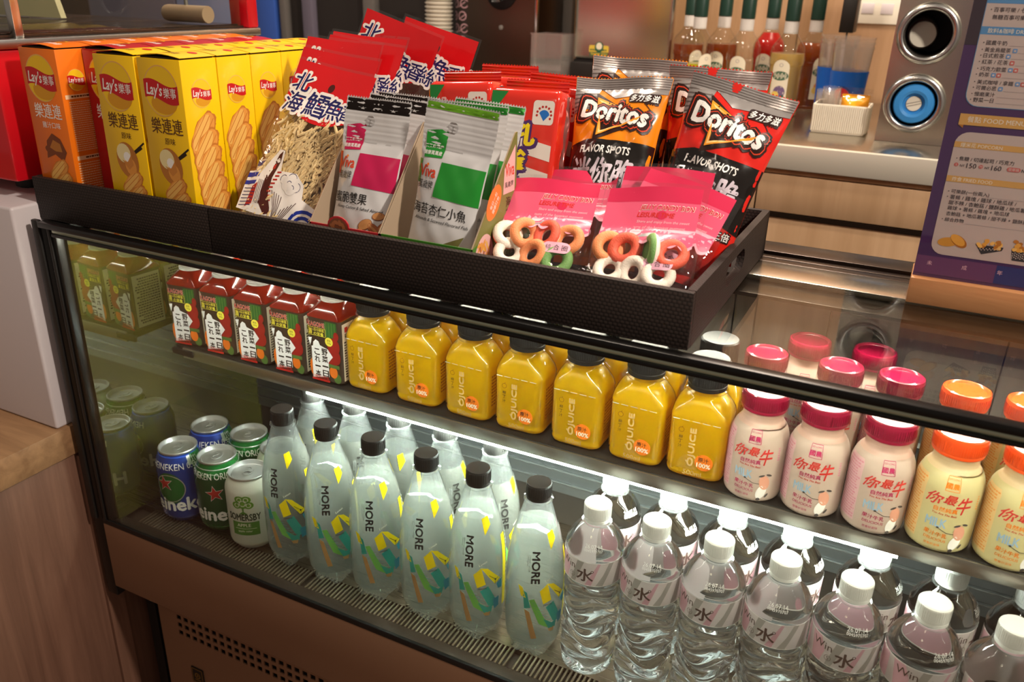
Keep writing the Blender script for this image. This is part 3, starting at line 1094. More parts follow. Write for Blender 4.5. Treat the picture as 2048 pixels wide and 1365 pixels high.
def can(label, loc, rz, kind):
    t = thing('drink_can', label, 'can', loc, (0, 0, rz), 'cans at the left end of the fridge')
    body = {'green': 'can_green', 'blue': 'can_blue', 'cream': 'can_cream'}[kind]
    MB().lathe([(0.0, 0.003)] + CP, 48, body, caps=False).build('can_body', t, smooth=0.7)
    lid = MB().lathe([(0.0263, 0.1108), (0.0272, 0.1120), (0.0274, 0.1140), (0.0268, 0.1150), (0.0258, 0.1146), (0.0250, 0.1120), (0.0238, 0.1090), (0.0226, 0.1084), (0.0218, 0.1098), (0.0, 0.1100)], 48, 'can_alu', caps=False).build('lid', t, smooth=0.5)
    tb = MB()
    ring_o = [(0.0075 * cos(a) * 1.0, 0.0115 * sin(a)) for a in [2 * pi * k / 20 for k in range(20)]]
    hole = [(0.0045 * cos(a), 0.0042 * sin(a) - 0.0052) for a in [2 * pi * k / 14 for k in range(14)]]
    hole2 = [(0.0032 * cos(a), 0.0026 * sin(a) + 0.0050) for a in [2 * pi * k / 12 for k in range(12)]]
    tb.prism([ring_o, hole, hole2], 0.0010, 'can_alu', Matrix.Translation((0, 0.001, 0.1112)) @ Matrix.Rotation(-pi / 2, 4, 'X') @ Matrix.Translation((0, -0.001, 0)))
    tb.build('pull_tab', t, smooth=0.6)
    MB().lathe([(0.0, 0.1110), (0.0022, 0.1112), (0.0024, 0.1122), (0.0, 0.1128)], 14, 'can_alu', Matrix.Translation((0, 0.004, 0.0005))).build('rivet', lid, smooth=0.8)
    P = Print()
    f = cyl_fn(CP, 0.033)
    if kind in ('green', 'blue'):
        dk = 'can_green_dark' if kind == 'green' else 'can_blue'
        if kind == 'green':
            P.ell(0.0, 0.064, 0.036, 0.030, 'can_green_dark', 0, 40).rect(-0.10, 0.012, 0.10, 0.050, 'can_green_dark', 0)
            P.ring(0.0, 0.064, 0.0345, 0.0352, 'can_alu', 1, 48)
            P.text('HEINEKEN ORIGINAL', 0.004, 0.0955, 'white_ink', 2, w=0.094, h=0.0095, bold=0.0)
            P.line([(-0.09, 0.1045), (0.09, 0.1045)], 0.0012, 'can_alu', 1)
        else:
            P.ell(-0.003, 0.060, 0.021, 0.026, 'can_green', 1, 36).ring(-0.003, 0.060, 0.0215, 0.0228, 'can_alu', 2, 44)
            P.rect(0.034, 0.012, 0.060, 0.1095, 'can_green', 1).rect(0.028, 0.095, 0.045, 0.1080, 'can_alu', 1)
            P.text('HEINEKEN 0.0', 0.004, 0.0955, 'white_ink', 2, w=0.070, h=0.0095)
            P.rect(-0.10, 0.1075, 0.10, 0.1095, 'ink_royal', 1)
        cx = 0.004 if kind == 'green' else -0.010
        pts = []
        for k in range(10):
            r = 0.0125 if k % 2 == 0 else 0.0050
            a = pi / 2 + k * pi / 5 + 0.15
            pts.append((cx + r * cos(a), 0.068 + r * sin(a)))
        big = [(cx + (x - cx) * 1.12, 0.068 + (z - 0.068) * 1.12) for x, z in pts]
        P.poly(big, 'white_ink', 3).poly(pts, 'ink_red', 4)
        P.text('Heineken', 0.004, 0.0335, 'white_ink', 3, w=0.108, h=0.021, bold=0.03)
    else:
        for (a, b, r) in ((0.0, 0.080, 0.010), (-0.008, 0.077, 0.007), (0.008, 0.077, 0.007), (-0.004, 0.086, 0.007), (0.005, 0.086, 0.007)):
            P.ell(a, b, r, r * 0.8, 'ink_can_green', 1, 18)
            P.ring(a, b, r * 0.35, r * 0.5, 'can_cream', 2, 16).ring(a, b, r * 0.72, r * 0.82, 'ink_can_olive', 2, 18)
        P.poly([(-0.0015, 0.074), (0.0015, 0.074), (0.001, 0.067), (0.006, 0.063), (-0.006, 0.063), (-0.001, 0.067)], 'ink_can_olive', 3)
        P.text('SOMERSBY', 0.0, 0.0575, 'ink_can_ink', 2, w=0.046, h=0.0105, bold=0.03)
        P.rect(-0.018, 0.028, 0.020, 0.0495, 'ink_can_olive', 1).text('APPLE', -0.001, 0.0445, 'ink_cream', 2, w=0.019, bold=0.01)
        P.line([(-0.014, 0.039), (0.016, 0.039)], 0.0005, 'ink_cream', 2).text('apple cider', 0, 0.0345, 'ink_cream', 2, w=0.020)
    P.build('can_print', t, f, 0.006)
    return t


mat('ink_can_ink', '#2c3a26', 0.5)
mat('ink_royal', '#1f54c4', 0.4)
c1 = can('blue and green beer can nearest the front glass, beside the mirror end', (0.0895, 0.0760, 0), 0.35, 'blue')
c2 = can('green beer can with red star in the front row, left of the cream cider can', (0.1568, 0.0845, 0), 0.42, 'green')
dup(c1, 'blue and green beer can in the second row beside the mirror end', (0.0830, 0.1450, 0), (0, 0, 0.5))
dup(c2, 'green beer can in the second row behind the green starred can', (0.1520, 0.1545, 0), (0, 0, 0.36))
c5 = can('cream cider can with green tree in the front row', (0.2245, 0.0740, 0), 0.42, 'cream')
dup(c5, 'cream cider can in the second row hidden behind a lemon water bottle', (0.2180, 0.1450, 0), (0, 0, 0.1))

# ---------------------------------------------------------------- orange juice in squarish clear bottles
glow('orange_juice', '#ffd60a', 0.55, 0.3)
thin_clear('bottle_clear_oj', (1, 0.99, 0.95), 1.2, 1.5)
mat('ink_peach', '#dcb870', 0.5)
mat('ink_orange', '#ee7d16', 0.45)


def sq_ring(hx, hy, z, r, n=5, e=0):
    pts = []
    r = min(r, hx, hy)
    for (cx, cy, a0) in ((hx - r, -hy + r, -pi / 2), (hx - r, hy - r, 0), (-hx + r, hy - r, pi / 2), (-hx + r, -hy + r, pi)):
        for k in range(n + 1):
            a = a0 + k * pi / 2 / n
            pts.append((cx + r * cos(a), cy + r * sin(a), z))
    return pts


def juice(label, loc, rz, group):
    t = thing('orange_juice_bottle', label, 'bottle', loc, (0, 0, rz), group)
    sh = [(0.0285, 0.0225, 0.000, 0.012), (0.0310, 0.0245, 0.003, 0.012), (0.0318, 0.0252, 0.008, 0.011), (0.0310, 0.0245, 0.0105, 0.011), (0.0318, 0.0252, 0.013, 0.011), (0.0320, 0.0254, 0.070, 0.011), (0.0322, 0.0256, 0.072, 0.011), (0.0320, 0.0254, 0.074, 0.012),
          (0.0312, 0.0248, 0.080, 0.015), (0.0290, 0.0235, 0.0865, 0.019), (0.0255, 0.0222, 0.0920, 0.021), (0.0222, 0.0212, 0.0955, 0.021), (0.0203, 0.0203, 0.0980, 0.0203)]
    MB().loft([sq_ring(*q) for q in sh] + [sq_ring(0.0195, 0.0195, 0.104, 0.0195)], 'bottle_clear_oj', caps=False).build('bottle_body', t, smooth=0.9)
    MB().loft([sq_ring(a - 0.0009, b - 0.0009, z + (0.001 if z < 0.002 else 0), r) for a, b, z, r in sh[:-2]] + [sq_ring(0.020, 0.019, 0.0942, 0.019)], 'orange_juice').build('juice', t, smooth=0.9)
    MB().lathe([(0.0200, 0.0995), (0.0222, 0.1003), (0.0222, 0.1022), (0.0200, 0.1030)], 40, 'bottle_clear_oj', caps=False).build('neck_ring', t, smooth=0.9)
    cp = MB().lathe([(0.0206, 0.1030), (0.0209, 0.1035), (0.0209, 0.1075), (0.0204, 0.1080), (0.0209, 0.1086), (0.0209, 0.1345), (0.0198, 0.1360), (0.0, 0.1360)], 48, 'cap_black').build('cap', t, smooth=0.5)
    cr = MB()
    for k in range(60):
        cr.box((-0.0004, -0.0214, 0.110), (0.0004, -0.0208, 0.1335), 'cap_black', Matrix.Rotation(2 * pi * k / 60, 4, 'Z'))
    cr.build('cap_ribs', cp)
    P = Print()
    f = plane_fn((0, -0.0256, 0), (1, 0, 0), (0, 0, 1), (0, -1, 0))
    P.text('ÓJUICE', -0.0035, 0.0395, 'ink_peach', 1, w=0.046, h=0.0098, bold=0.035, rot=pi / 2)
    P.ell(0.0112, 0.0240, 0.0098, 0.0098, 'ink_orange', 2, 28)
    P.text('原汁', 0.0105, 0.0272, 'ink_black', 3, w=0.0112, bold=0.02).text('100%', 0.0112, 0.0205, 'ink_cream', 3, w=0.0145, bold=0.03).text('NFC', 0.006, 0.0318, 'ink_black', 3, w=0.003)
    for k, ch in enumerate('柳丁汁'):
        P.text(ch, -0.0165, 0.0500 - 0.0055 * k, 'ink_black', 1, h=0.0042)
    P.ring(-0.0165, 0.0585, 0.0026, 0.0031, 'ink_oj_dark', 1, 18).line([(-0.0165, 0.0612), (-0.0150, 0.0628)], 0.0005, 'ink_oj_dark', 1)
    P.line([(-0.027, 0.0705), (-0.0195, 0.0705)], 0.0007, 'white_ink', 1)
    for k in range(4):
        P.line([(-0.017 + 0.011 * k, 0.0705), (-0.009 + 0.011 * k, 0.0705)], 0.0006, 'ink_cream', 1)
    P.text('500ml', 0.0, 0.0085, 'ink_peach', 1, w=0.020)
    P.build('front_print', t, f, 0.05)
    P = Print()
    P.fine(-0.016, 0.02, 0.016, 0.062, 'ink_oj_dark', 1, 10, 5)
    P.build('side_print', t, plane_fn((0.0323, 0, 0), (0, 1, 0), (0, 0, 1), (1, 0, 0)), 0.05)
    return t


mat('ink_oj_dark', '#a8730a', 0.5)
ox = [0.3905, 0.4660, 0.5390, 0.6085, 0.6820, 0.7535, 0.8215]
LB = 'flat orange juice bottle with black cap, %s from the left in the front row'
j0 = juice(LB % 'first', (ox[0], 0.153, SZ + 0.0005), 0, 'orange juice in the front row')
for i in range(1, 7):
    dup(j0, LB % ORD[i], (ox[i], 0.153, SZ + 0.0005), (0, 0, [0, 0.03, -0.03, 0.02, 0, -0.02, 0.02][i]))
for i in range(7):
    o = dup(j0, 'orange juice bottle, %s from the left in the second row on the shelf' % ORD[i], (ox[i] - 0.004, 0.212, SZ + 0.0005), (0, 0, 0))
    o['group'] = 'orange juice in the second row'

# ---------------------------------------------------------------- vegetable juice
mat('tomato_juice', '#74170a', 0.12, coat=0.8)
mat('veg_label', '#3b2d22', 0.35, coat=0.4)
mat('veg_red', '#8f1f18', 0.4)
mat('veg_green', '#275c26', 0.4)
mat('veg_leaf', '#4f6b33', 0.4)
mat('veg_orange', '#d9701f', 0.4)
mat('veg_yellow', '#e6d84a', 0.4)
mat('veg_dark', '#241c16', 0.4)
mat('label_white_ink', '#e6e6ea', 0.45)


def vegjuice(label, loc, rz, group):
    t = thing('vegetable_juice_bottle', label, 'bottle', loc, (0, 0, rz), group)
    h = 0.0268
    MB().loft([sq_ring(h - 0.003, h - 0.003, 0, 0.006), sq_ring(h, h, 0.004, 0.006), sq_ring(h, h, 0.086, 0.006), sq_ring(h + 0.0006, h + 0.0006, 0.0905, 0.005)], 'veg_label').build('bottle_body', t, smooth=0.6)
    MB().loft([sq_ring(h + 0.0006, h + 0.0006, 0.0905, 0.005), sq_ring(h + 0.0004, h + 0.0004, 0.0925, 0.004), sq_ring(0.0170, 0.0170, 0.1085, 0.012), sq_ring(0.0150, 0.0150, 0.111, 0.015)], 'tomato_juice').build('shoulder', t, smooth=0.5)
    cp = MB().lathe([(0.0150, 0.110), (0.0178, 0.1105), (0.0178, 0.1135), (0.0160, 0.114), (0.0164, 0.115), (0.0164, 0.1275), (0.0155, 0.1288), (0.0, 0.1288)], 40, 'cap_white').build('cap', t, smooth=0.5)
    cr = MB()
    for k in range(40):
        cr.box((-0.0004, -0.0169, 0.1165), (0.0004, -0.0163, 0.1270), 'cap_white', Matrix.Rotation(2 * pi * k / 40, 4, 'Z'))
    cr.build('cap_ribs', cp)
    f = plane_fn((0, -h, 0), (1, 0, 0), (0, 0, 1), (0, -1, 0))
    P = Print()
    P.rect(0.002, 0.066, 0.021, 0.088, 'veg_green', 1)
    for k in range(4):
        P.rect(0.004 + k * 0.0045, 0.067, 0.0055 + k * 0.0045, 0.087, 'veg_leaf', 2)
    P.ell(0.015, 0.055, 0.010, 0.012, 'veg_red', 2).ell(0.019, 0.040, 0.0065, 0.010, 'veg_red', 3).ell(0.011, 0.036, 0.010, 0.011, 'veg_red', 2)
    P.ell(0.013, 0.018, 0.0065, 0.0085, 'veg_orange', 3).ell(0.019, 0.010, 0.006, 0.007, 'veg_leaf', 2).rect(0.004, 0.024, 0.023, 0.029, 'veg_leaf', 3)
    P.ell(-0.021, 0.020, 0.004, 0.012, 'veg_orange', 1).ell(0.020, 0.070, 0.004, 0.006, 'veg_red', 3)
    P.text('KAGOME', -0.0105, 0.0815, 'label_white_ink', 4, w=0.0265, h=0.0062, bold=0.045).text('KAGOME', -0.0105, 0.0815, 'ink_red', 5, w=0.0265, h=0.0062, bold=0.02)
    P.rect(-0.0245, 0.0655, 0.0035, 0.0770, 'veg_yellow', 3).rect(-0.0240, 0.0660, 0.0030, 0.0765, 'veg_dark', 4)
    P.text('濃縮', -0.0205, 0.0712, 'veg_yellow', 5, w=0.005, h=0.0085, bold=0.02).text('1日分野菜', -0.0075, 0.0738, 'veg_yellow', 5, w=0.018, bold=0.02).text('の栄養', -0.0075, 0.0686, 'veg_yellow', 5, w=0.016, bold=0.02)
    P.ell(0.0085, 0.0605, 0.0062, 0.0062, 'veg_yellow', 5).text('野菜', 0.0085, 0.0622, 'veg_dark', 6, w=0.006).text('350g', 0.0085, 0.0583, 'veg_dark', 6, w=0.006)
    P.poly([(-0.0205, 0.0045), (-0.0205, 0.0495), (-0.018, 0.050), (-0.017, 0.056), (-0.013, 0.060), (-0.0085, 0.058), (-0.0065, 0.053), (0.006, 0.0495), (0.0135, 0.040), (0.0060, 0.031), (0.0060, 0.0095)], 'label_white_ink', 5)
    P.poly([(-0.0248, 0.0610), (-0.0190, 0.0620), (-0.0205, 0.0550), (-0.0225, 0.0500)], 'label_white_ink', 5)
    for k, ch in enumerate('野菜一日'):
        P.text(ch, 0.0005, 0.0445 - k * 0.0103, 'veg_dark', 6, h=(0.0092 if ch != '一' else 0.0014), w=0.0092, bold=0.04)
    for k, ch in enumerate('これ一本'):
        P.text(ch, -0.0118, 0.0430 - k * 0.0103, 'veg_dark', 6, h=(0.0085 if ch != '一' else 0.0014), w=0.0085, bold=0.04)
    P.text('12種類の野菜', -0.008, 0.0072, 'ink_red', 6, w=0.026, bold=0.02).rect(-0.0225, 0.0015, 0.0065, 0.0045, 'ink_red', 6)
    P.build('front_print', t, f, 0.05)
    P = Print()
    P.rect(-0.023, 0.006, 0.023, 0.086, 'ink_cream', 0).rect(-0.018, 0.074, -0.012, 0.081, 'ink_red', 1).rect(-0.018, 0.066, -0.012, 0.072, 'veg_green', 1)
    P.fine(-0.02, 0.01, 0.02, 0.062, 'veg_dark', 1, 14, 8).fine(-0.008, 0.066, 0.02, 0.082, 'veg_dark', 1, 4, 9)
    P.build('side_print', t, plane_fn((h, 0, 0), (0, 1, 0), (0, 0, 1), (1, 0, 0)), 0.05)
    P = Print()
    P.rect(-0.023, 0.006, 0.023, 0.086, 'ink_cream', 0).fine(-0.02, 0.01, 0.02, 0.082, 'veg_dark', 1, 18, 10)
    P.build('side_print', t, plane_fn((-h, 0, 0), (0, -1, 0), (0, 0, 1), (-1, 0, 0)), 0.05)
    return t


kx = [0.0815, 0.1440, 0.2060, 0.2690, 0.3310]
LB = 'squarish red vegetable juice bottle, %s from the left in the front row'
k0 = vegjuice(LB % 'first', (kx[0], 0.152, SZ + 0.0005), 0.10, 'vegetable juice in the front row')
for i in range(1, 5):
    dup(k0, LB % ORD[i], (kx[i], 0.152, SZ + 0.0005), (0, 0, [0, 0.05, 0.03, 0.02, 0.0][i]))
for i in range(5):
    o = dup(k0, 'red vegetable juice bottle, %s from the left in the second row' % ORD[i], (kx[i] + 0.002, 0.210, SZ + 0.0005), (0, 0, 0.03))
    o['group'] = 'vegetable juice in the second row'

# ---------------------------------------------------------------- milk drinks
glow('milk_pink', '#cdb8a9', 0.25, 0.3)
glow('milk_yellow', '#d3c894', 0.25, 0.3)
thin_clear('bottle_film', (1, 0.97, 0.95), 1.0, 1.45)
glow('neck_pink', '#d9b7a6', 0.3, 0.3)
glow('neck_yellow', '#e3cba0', 0.3, 0.3)
mat('cap_crimson', '#8f0f35', 0.3, coat=0.5)
mat('cap_orange', '#e8531a', 0.3, coat=0.5)
mat('ink_pinkred', '#b3275c', 0.5)
mat('ink_scarlet', '#c5322a', 0.5)
mat('ink_soft_pink', '#d98fa0', 0.5)
mat('ink_soft_orange', '#e79a4a', 0.5)
mat('ink_sky', '#9db9cf', 0.5)
mat('ink_skin', '#d99a80', 0.5)
mat('ink_dark', '#4a4340', 0.5)
KP = smooth_prof([(0.0250, 0.0), (0.0285, 0.003), (0.0297, 0.010), (0.0300, 0.040), (0.0300, 0.064), (0.0289, 0.0730), (0.0262, 0.0805), (0.0224, 0.0860), (0.0203, 0.0893), (0.0200, 0.0960)], 5)


def milk(label, loc, rz, kind, group):
    t = thing('milk_bottle', label, 'bottle', loc, (0, 0, rz), group)
    bm_, nk, cpn, lg, sd_ = (('milk_pink', 'neck_pink', 'cap_crimson', 'ink_pinkred', 'ink_soft_pink') if kind == 'pink' else ('milk_yellow', 'neck_yellow', 'cap_orange', 'ink_orange', 'ink_soft_orange'))
    MB().lathe([p for p in KP if p[1] <= 0.0842], 48, bm_).build('bottle_body', t, smooth=0.9)
    MB().lathe([p for p in KP if p[1] >= 0.0825] + [(0.0198, 0.102)], 48, nk, caps=False).build('neck', t, smooth=0.9)
    cp = MB().lathe([(0.0205, 0.0985), (0.0228, 0.0990), (0.0232, 0.1005), (0.0228, 0.1020), (0.0234, 0.1030), (0.0236, 0.1140), (0.0228, 0.1175), (0.0210, 0.1183), (0.0198, 0.1172), (0.0190, 0.1158), (0.0, 0.1156)], 48, cpn, caps=False).build('cap', t, smooth=0.6)
    cr = MB()
    for k in range(64):
        cr.box((-0.0003, -0.0240, 0.1035), (0.0003, -0.0234, 0.1140), cpn, Matrix.Rotation(2 * pi * k / 64, 4, 'Z'))
    cr.build('cap_ribs', cp)
    MB().lathe([(0.0242, 0.0955), (0.0243, 0.1140), (0.0236, 0.1180), (0.0215, 0.1190)], 40, 'bottle_film', caps=False).build('seal_film', t, smooth=0.9)
    P = Print()
    f = cyl_fn(KP, 0.030)
    P.line([(-0.0060, 0.0830), (0.0062, 0.0830), (0.0062, 0.0695), (-0.0060, 0.0695), (-0.0060, 0.0830)], 0.0005, lg, 1)
    P.text('GO LONG', 0.0, 0.0807, lg, 1, w=0.0105, bold=0.01).text('國農', 0.0, 0.0745, lg, 1, w=0.0112, bold=0.035)
    P.text('你', -0.0125, 0.0590, 'ink_scarlet', 1, h=0.0130, bold=0.028, shear=0.3, rot=-0.12).text('最', 0.0008, 0.0605, 'ink_scarlet', 1, h=0.0098, bold=0.024, shear=0.2, rot=-0.1).text('牛', 0.0135, 0.0555, 'ink_scarlet', 1, h=0.0180, w=0.0140, bold=0.028, shear=0.35, rot=0.1)
    P.text('自然純真', -0.0015, 0.0490, lg, 1, w=0.0205, bold=0.02).text('You Are The Best', -0.0015, 0.0440, 'ink_scarlet', 1, w=0.0215, bold=0.02, shear=0.2, rot=-0.04)
    P.text('MILK', -0.0070, 0.0340, 'ink_sky', 1, w=0.0180, h=0.0088, bold=0.03)
    P.text('果汁牛乳', -0.0050, 0.0215, lg, 1, w=0.0205, bold=0.02, rot=-0.1).text('DELICIOUS', -0.0045, 0.0155, lg, 1, w=0.0195, bold=0.01, rot=-0.06).text('營養好滋味', -0.0060, 0.0095, lg, 1, w=0.0145)
    # a plain spotted brown and white cow, side on
    P.ell(0.0155, 0.0255, 0.0055, 0.0085, 'ink_skin', 2, 20, 0.2).ell(0.0135, 0.0140, 0.0050, 0.0085, 'white_ink', 1, 20, -0.3).ell(0.0115, 0.0050, 0.0022, 0.0022, 'ink_dark', 2, 12).ell(0.0195, 0.0100, 0.0013, 0.0030, 'ink_dark', 2, 12, -0.6)
    P.line([(-0.004, 0.0285), (0.004, 0.0245), (0.0105, 0.0240)], 0.0006, 'ink_dark', 2).ell(-0.0045, 0.0290, 0.0013, 0.0010, 'ink_dark', 2, 10).ell(0.0120, 0.0335, 0.0032, 0.0012, 'ink_dark', 3, 12, 0.3).ell(0.0195, 0.0345, 0.0032, 0.0012, 'ink_dark', 3, 12, -0.3)
    P.poly([(-0.048, 0.010), (-0.0235, 0.010), (-0.0235, 0.073), (-0.026, 0.078), (-0.048, 0.078)], sd_ + '_wash', 0)
    P.fine(-0.046, 0.012, -0.0245, 0.076, sd_, 1, 22, 4, 0.5).fine(0.026, 0.05, 0.0285, 0.066, sd_, 1, 6, 5)
    P.build('label_print', t, f, 0.005)
    return t


glow('ink_soft_pink_wash', '#e3b9bb', 0.25, 0.3)
glow('ink_soft_orange_wash', '#ecc98f', 0.25, 0.3)
mk0 = milk('crimson capped pink milk bottle beside the last orange juice, front row', (0.8836, 0.1430, SZ + 0.0005), 0.02, 'pink', 'pink milk in the front row')
dup(mk0, 'crimson capped pink milk bottle in the middle of three in the front row', (0.9430, 0.1430, SZ + 0.0005), (0, 0, 0.0))
dup(mk0, 'crimson capped pink milk bottle beside the orange caps, front row', (1.0035, 0.1430, SZ + 0.0005), (0, 0, 0.22))
mk1 = milk('orange capped yellow milk bottle beside the crimson caps, front row', (1.0640, 0.1430, SZ + 0.0005), 0.05, 'yellow', 'yellow milk in the front row')
dup(mk1, 'orange capped yellow milk bottle in the front row, second from the crimson caps', (1.1245, 0.1430, SZ + 0.0005), (0, 0, 0.06))
dup(mk1, 'orange capped yellow milk bottle in the front row, third from the crimson caps', (1.185, 0.1430, SZ + 0.0005), (0, 0, 0.02))
for i, (x, y) in enumerate(((0.8650, 0.243), (0.9445, 0.248), (1.0055, 0.251))):
    o = dup(mk0, 'crimson capped milk bottle, %s from the left in the second row' % ORD[i], (x, y, SZ + 0.0005), (0, 0, 0.1))
    o['group'] = 'pink milk in the second row'
for i, (x, y) in enumerate(((1.0680, 0.250), (1.1280, 0.250), (1.188, 0.250))):
    o = dup(mk1, 'orange capped milk bottle, %s from the crimson caps in the second row' % ORD[i], (x, y, SZ + 0.0005), (0, 0, 0.1))
    o['group'] = 'yellow milk in the second row'
dup(mk0, 'crimson capped milk bottle at the very back, next to the orange juice', (0.9030, 0.3065, SZ + 0.0005), (0, 0, 0.1))['group'] = 'pink milk in the third row'
dup(mk0, 'crimson capped milk bottle at the very back, next to the orange caps', (0.9740, 0.3110, SZ + 0.0005), (0, 0, 0.1))['group'] = 'pink milk in the third row'
# ================================================================== woven tray on the fridge
TZ0, TZ1 = 0.4472, 0.5016
m = mat('weave', '#2b2320', 0.6, spec=0.25)
t_, n_, l_, b_ = nt(m)
tc = n_.new('ShaderNodeTexCoord')
sx = n_.new('ShaderNodeSeparateXYZ')
l_.new(tc.outputs['Object'], sx.inputs[0])


def mth(op, a, b=None, v=None):
    q = n_.new('ShaderNodeMath')
    q.operation = op
    if a is not None:
        l_.new(a, q.inputs[0])
    if b is not None:
        l_.new(b, q.inputs[1])
    if v is not None:
        q.inputs[1].default_value = v
    return q.outputs[0]


hx = mth('ADD', sx.outputs[0], sx.outputs[1])
pxs = mth('MULTIPLY', hx, v=1 / 0.0046)
pzs = mth('MULTIPLY', sx.outputs[2], v=1 / 0.0036)
row = mth('FLOOR', pzs)
offs = mth('MULTIPLY', row, v=0.5)
u_ = mth('FRACT', mth('ADD', pxs, offs))
v_ = mth('FRACT', pzs)
su = mth('SINE', mth('MULTIPLY', u_, v=pi))
sv = mth('SINE', mth('MULTIPLY', v_, v=pi))
hh = mth('MULTIPLY', mth('POWER', su, v=0.5), mth('POWER', sv, v=0.5))
bp_ = n_.new('ShaderNodeBump')
bp_.inputs['Strength'].default_value = 0.35
bp_.inputs['Distance'].default_value = 0.0008
l_.new(hh, bp_.inputs['Height'])
l_.new(bp_.outputs[0], b_.inputs['Normal'])
cr_ = n_.new('ShaderNodeValToRGB')
cr_.color_ramp.elements[0].color = lin('#120e0c')
cr_.color_ramp.elements[1].color = lin('#352b27')
l_.new(hh, cr_.inputs[0])
l_.new(cr_.outputs[0], b_.inputs['Base Color'])

ty = thing('woven_tray', 'long dark brown woven tray with cut out handles standing on the fridge', 'tray', (0, 0, 0))
X0, X1, Y0, Y1 = -0.038, 0.8265, 0.0205, 0.3640
WT = 0.008
MB().box((X0 + 0.002, Y0 + 0.002, TZ0), (X1 - 0.002, Y1 - 0.002, TZ0 + 0.0045), 'weave').build('tray_floor', ty)
MB().box((X0, Y0, TZ0), (0.2625, Y0 + WT, TZ1), 'weave').box((0.2630, Y0, TZ0), (X1, Y0 + WT, TZ1), 'weave').build('front_wall', ty, bevel=0.0012)
MB().box((X0, Y1 - WT, TZ0), (X1, Y1, TZ1), 'weave').build('rear_wall', ty, bevel=0.0012)


def stad(cx, cz, hw, hh_, n=8):
    pts = []
    for k in range(n + 1):
        a = -pi / 2 + pi * k / n
        pts.append((cx + hw + hh_ * cos(a), cz + hh_ * sin(a)))
    for k in range(n + 1):
        a = pi / 2 + pi * k / n
        pts.append((cx - hw + hh_ * cos(a), cz + hh_ * sin(a)))
    return pts


for xx in (X0, X1 - WT):
    ya, yb = Y0 + WT, Y1 - WT
    zm = (TZ0 + TZ1) / 2 + 0.003
    ym = (ya + yb) / 2
    mtx = Matrix.Translation((xx + WT, 0, 0)) @ Matrix.Rotation(pi / 2, 4, 'Z')
    MB().prism([[(ya, TZ0), (yb, TZ0), (yb, TZ1), (ya, TZ1)], stad(ym, zm, 0.031, 0.012)], WT, 'weave', mtx).build('end_wall', ty)

FLZ = TZ0 + 0.0052

# ================================================================== crisp cartons
for nm, c in (('carton_yellow', '#f2c200'), ('carton_orange', '#e8720f'), ('carton_red', '#b3161c')):
    mat(nm, c, 0.35, coat=0.25)
mat('logo_yellow', '#f5c81e', 0.4)
mat('logo_yellow_deep', '#d99a1a', 0.4)
mat('logo_red', '#c4161c', 0.4)
mat('ink_choc', '#5a3112', 0.5)
mat('potato', '#b5722c', 0.5)
mat('potato_light', '#e9d9a0', 0.5)
mat('chip_tan', '#dc9540', 0.5)
mat('chip_pale', '#e6b25c', 0.5)
mat('chip_edge', '#c07428', 0.5)
mat('nut_mid', '#c98238', 0.5)
mat('meat_brown', '#7a3d1a', 0.5)
mat('dark_gap', '#2a1a08', 0.8)
CW, CD, CH = 0.0655, 0.0538, 0.2060


def logo(P, u, v, r, L=1):
    P.ell(u, v, r * 1.06, r * 1.12, 'chip_pale', L, 32).ell(u, v, r, r * 1.06, 'logo_yellow', L + 1, 32).ell(u + r * 0.1, v - r * 0.55, r * 0.78, r * 0.46, 'logo_yellow_deep', L + 2, 24)
    top, bot = [], []
    for k in range(13):
        x = -1.02 + 2.04 * k / 12
        top.append((u + x * r, v + r * (0.36 + 0.16 * sin(-x * 2.4))))
        bot.append((u + x * r, v + r * (-0.42 + 0.16 * sin(-x * 2.4))))
    P.poly(top + bot[::-1], 'logo_red', L + 3)
    P.text("Lay's", u - r * 0.42, v - r * 0.02, 'white_ink', L + 4, w=r * 0.94, h=r * 0.66, bold=0.02, shear=0.12, rot=-0.05)
    P.text('樂事', u + r * 0.52, v - r * 0.07, 'white_ink', L + 4, w=r * 0.76, h=r * 0.46, bold=0.012)


def chip(P, u, v, s, rot, L):
    def pt(x, y):
        return (u + s * (x * cos(rot) - y * sin(rot)), v + s * (x * sin(rot) + y * cos(rot)))
    out = []
    for k in range(24):
        a = 2 * pi * k / 24
        rr = 1 + 0.06 * sin(7 * a)
        out.append(pt(rr * cos(a) * 0.52, rr * sin(a)))
    P.poly(out, 'chip_edge', L)
    P.poly([pt(0.9 * x, 0.92 * y) for x, y in [(0.52 * cos(2 * pi * k / 20) - 0.03, sin(2 * pi * k / 20)) for k in range(20)]], 'chip_tan', L + 1)
    P.poly([pt(0.55 * x - 0.14, 0.8 * y) for x, y in [(0.50 * cos(2 * pi * k / 20), sin(2 * pi * k / 20)) for k in range(20)]], 'chip_pale', L + 2)
    for k in range(4):
        P.line([pt(-0.40 + 0.24 * k, -0.80 + 0.1 * abs(k - 1.5)), pt(-0.30 + 0.22 * k, 0.84 - 0.1 * abs(k - 1.5))], s * 0.035, 'chip_edge', L + 3)


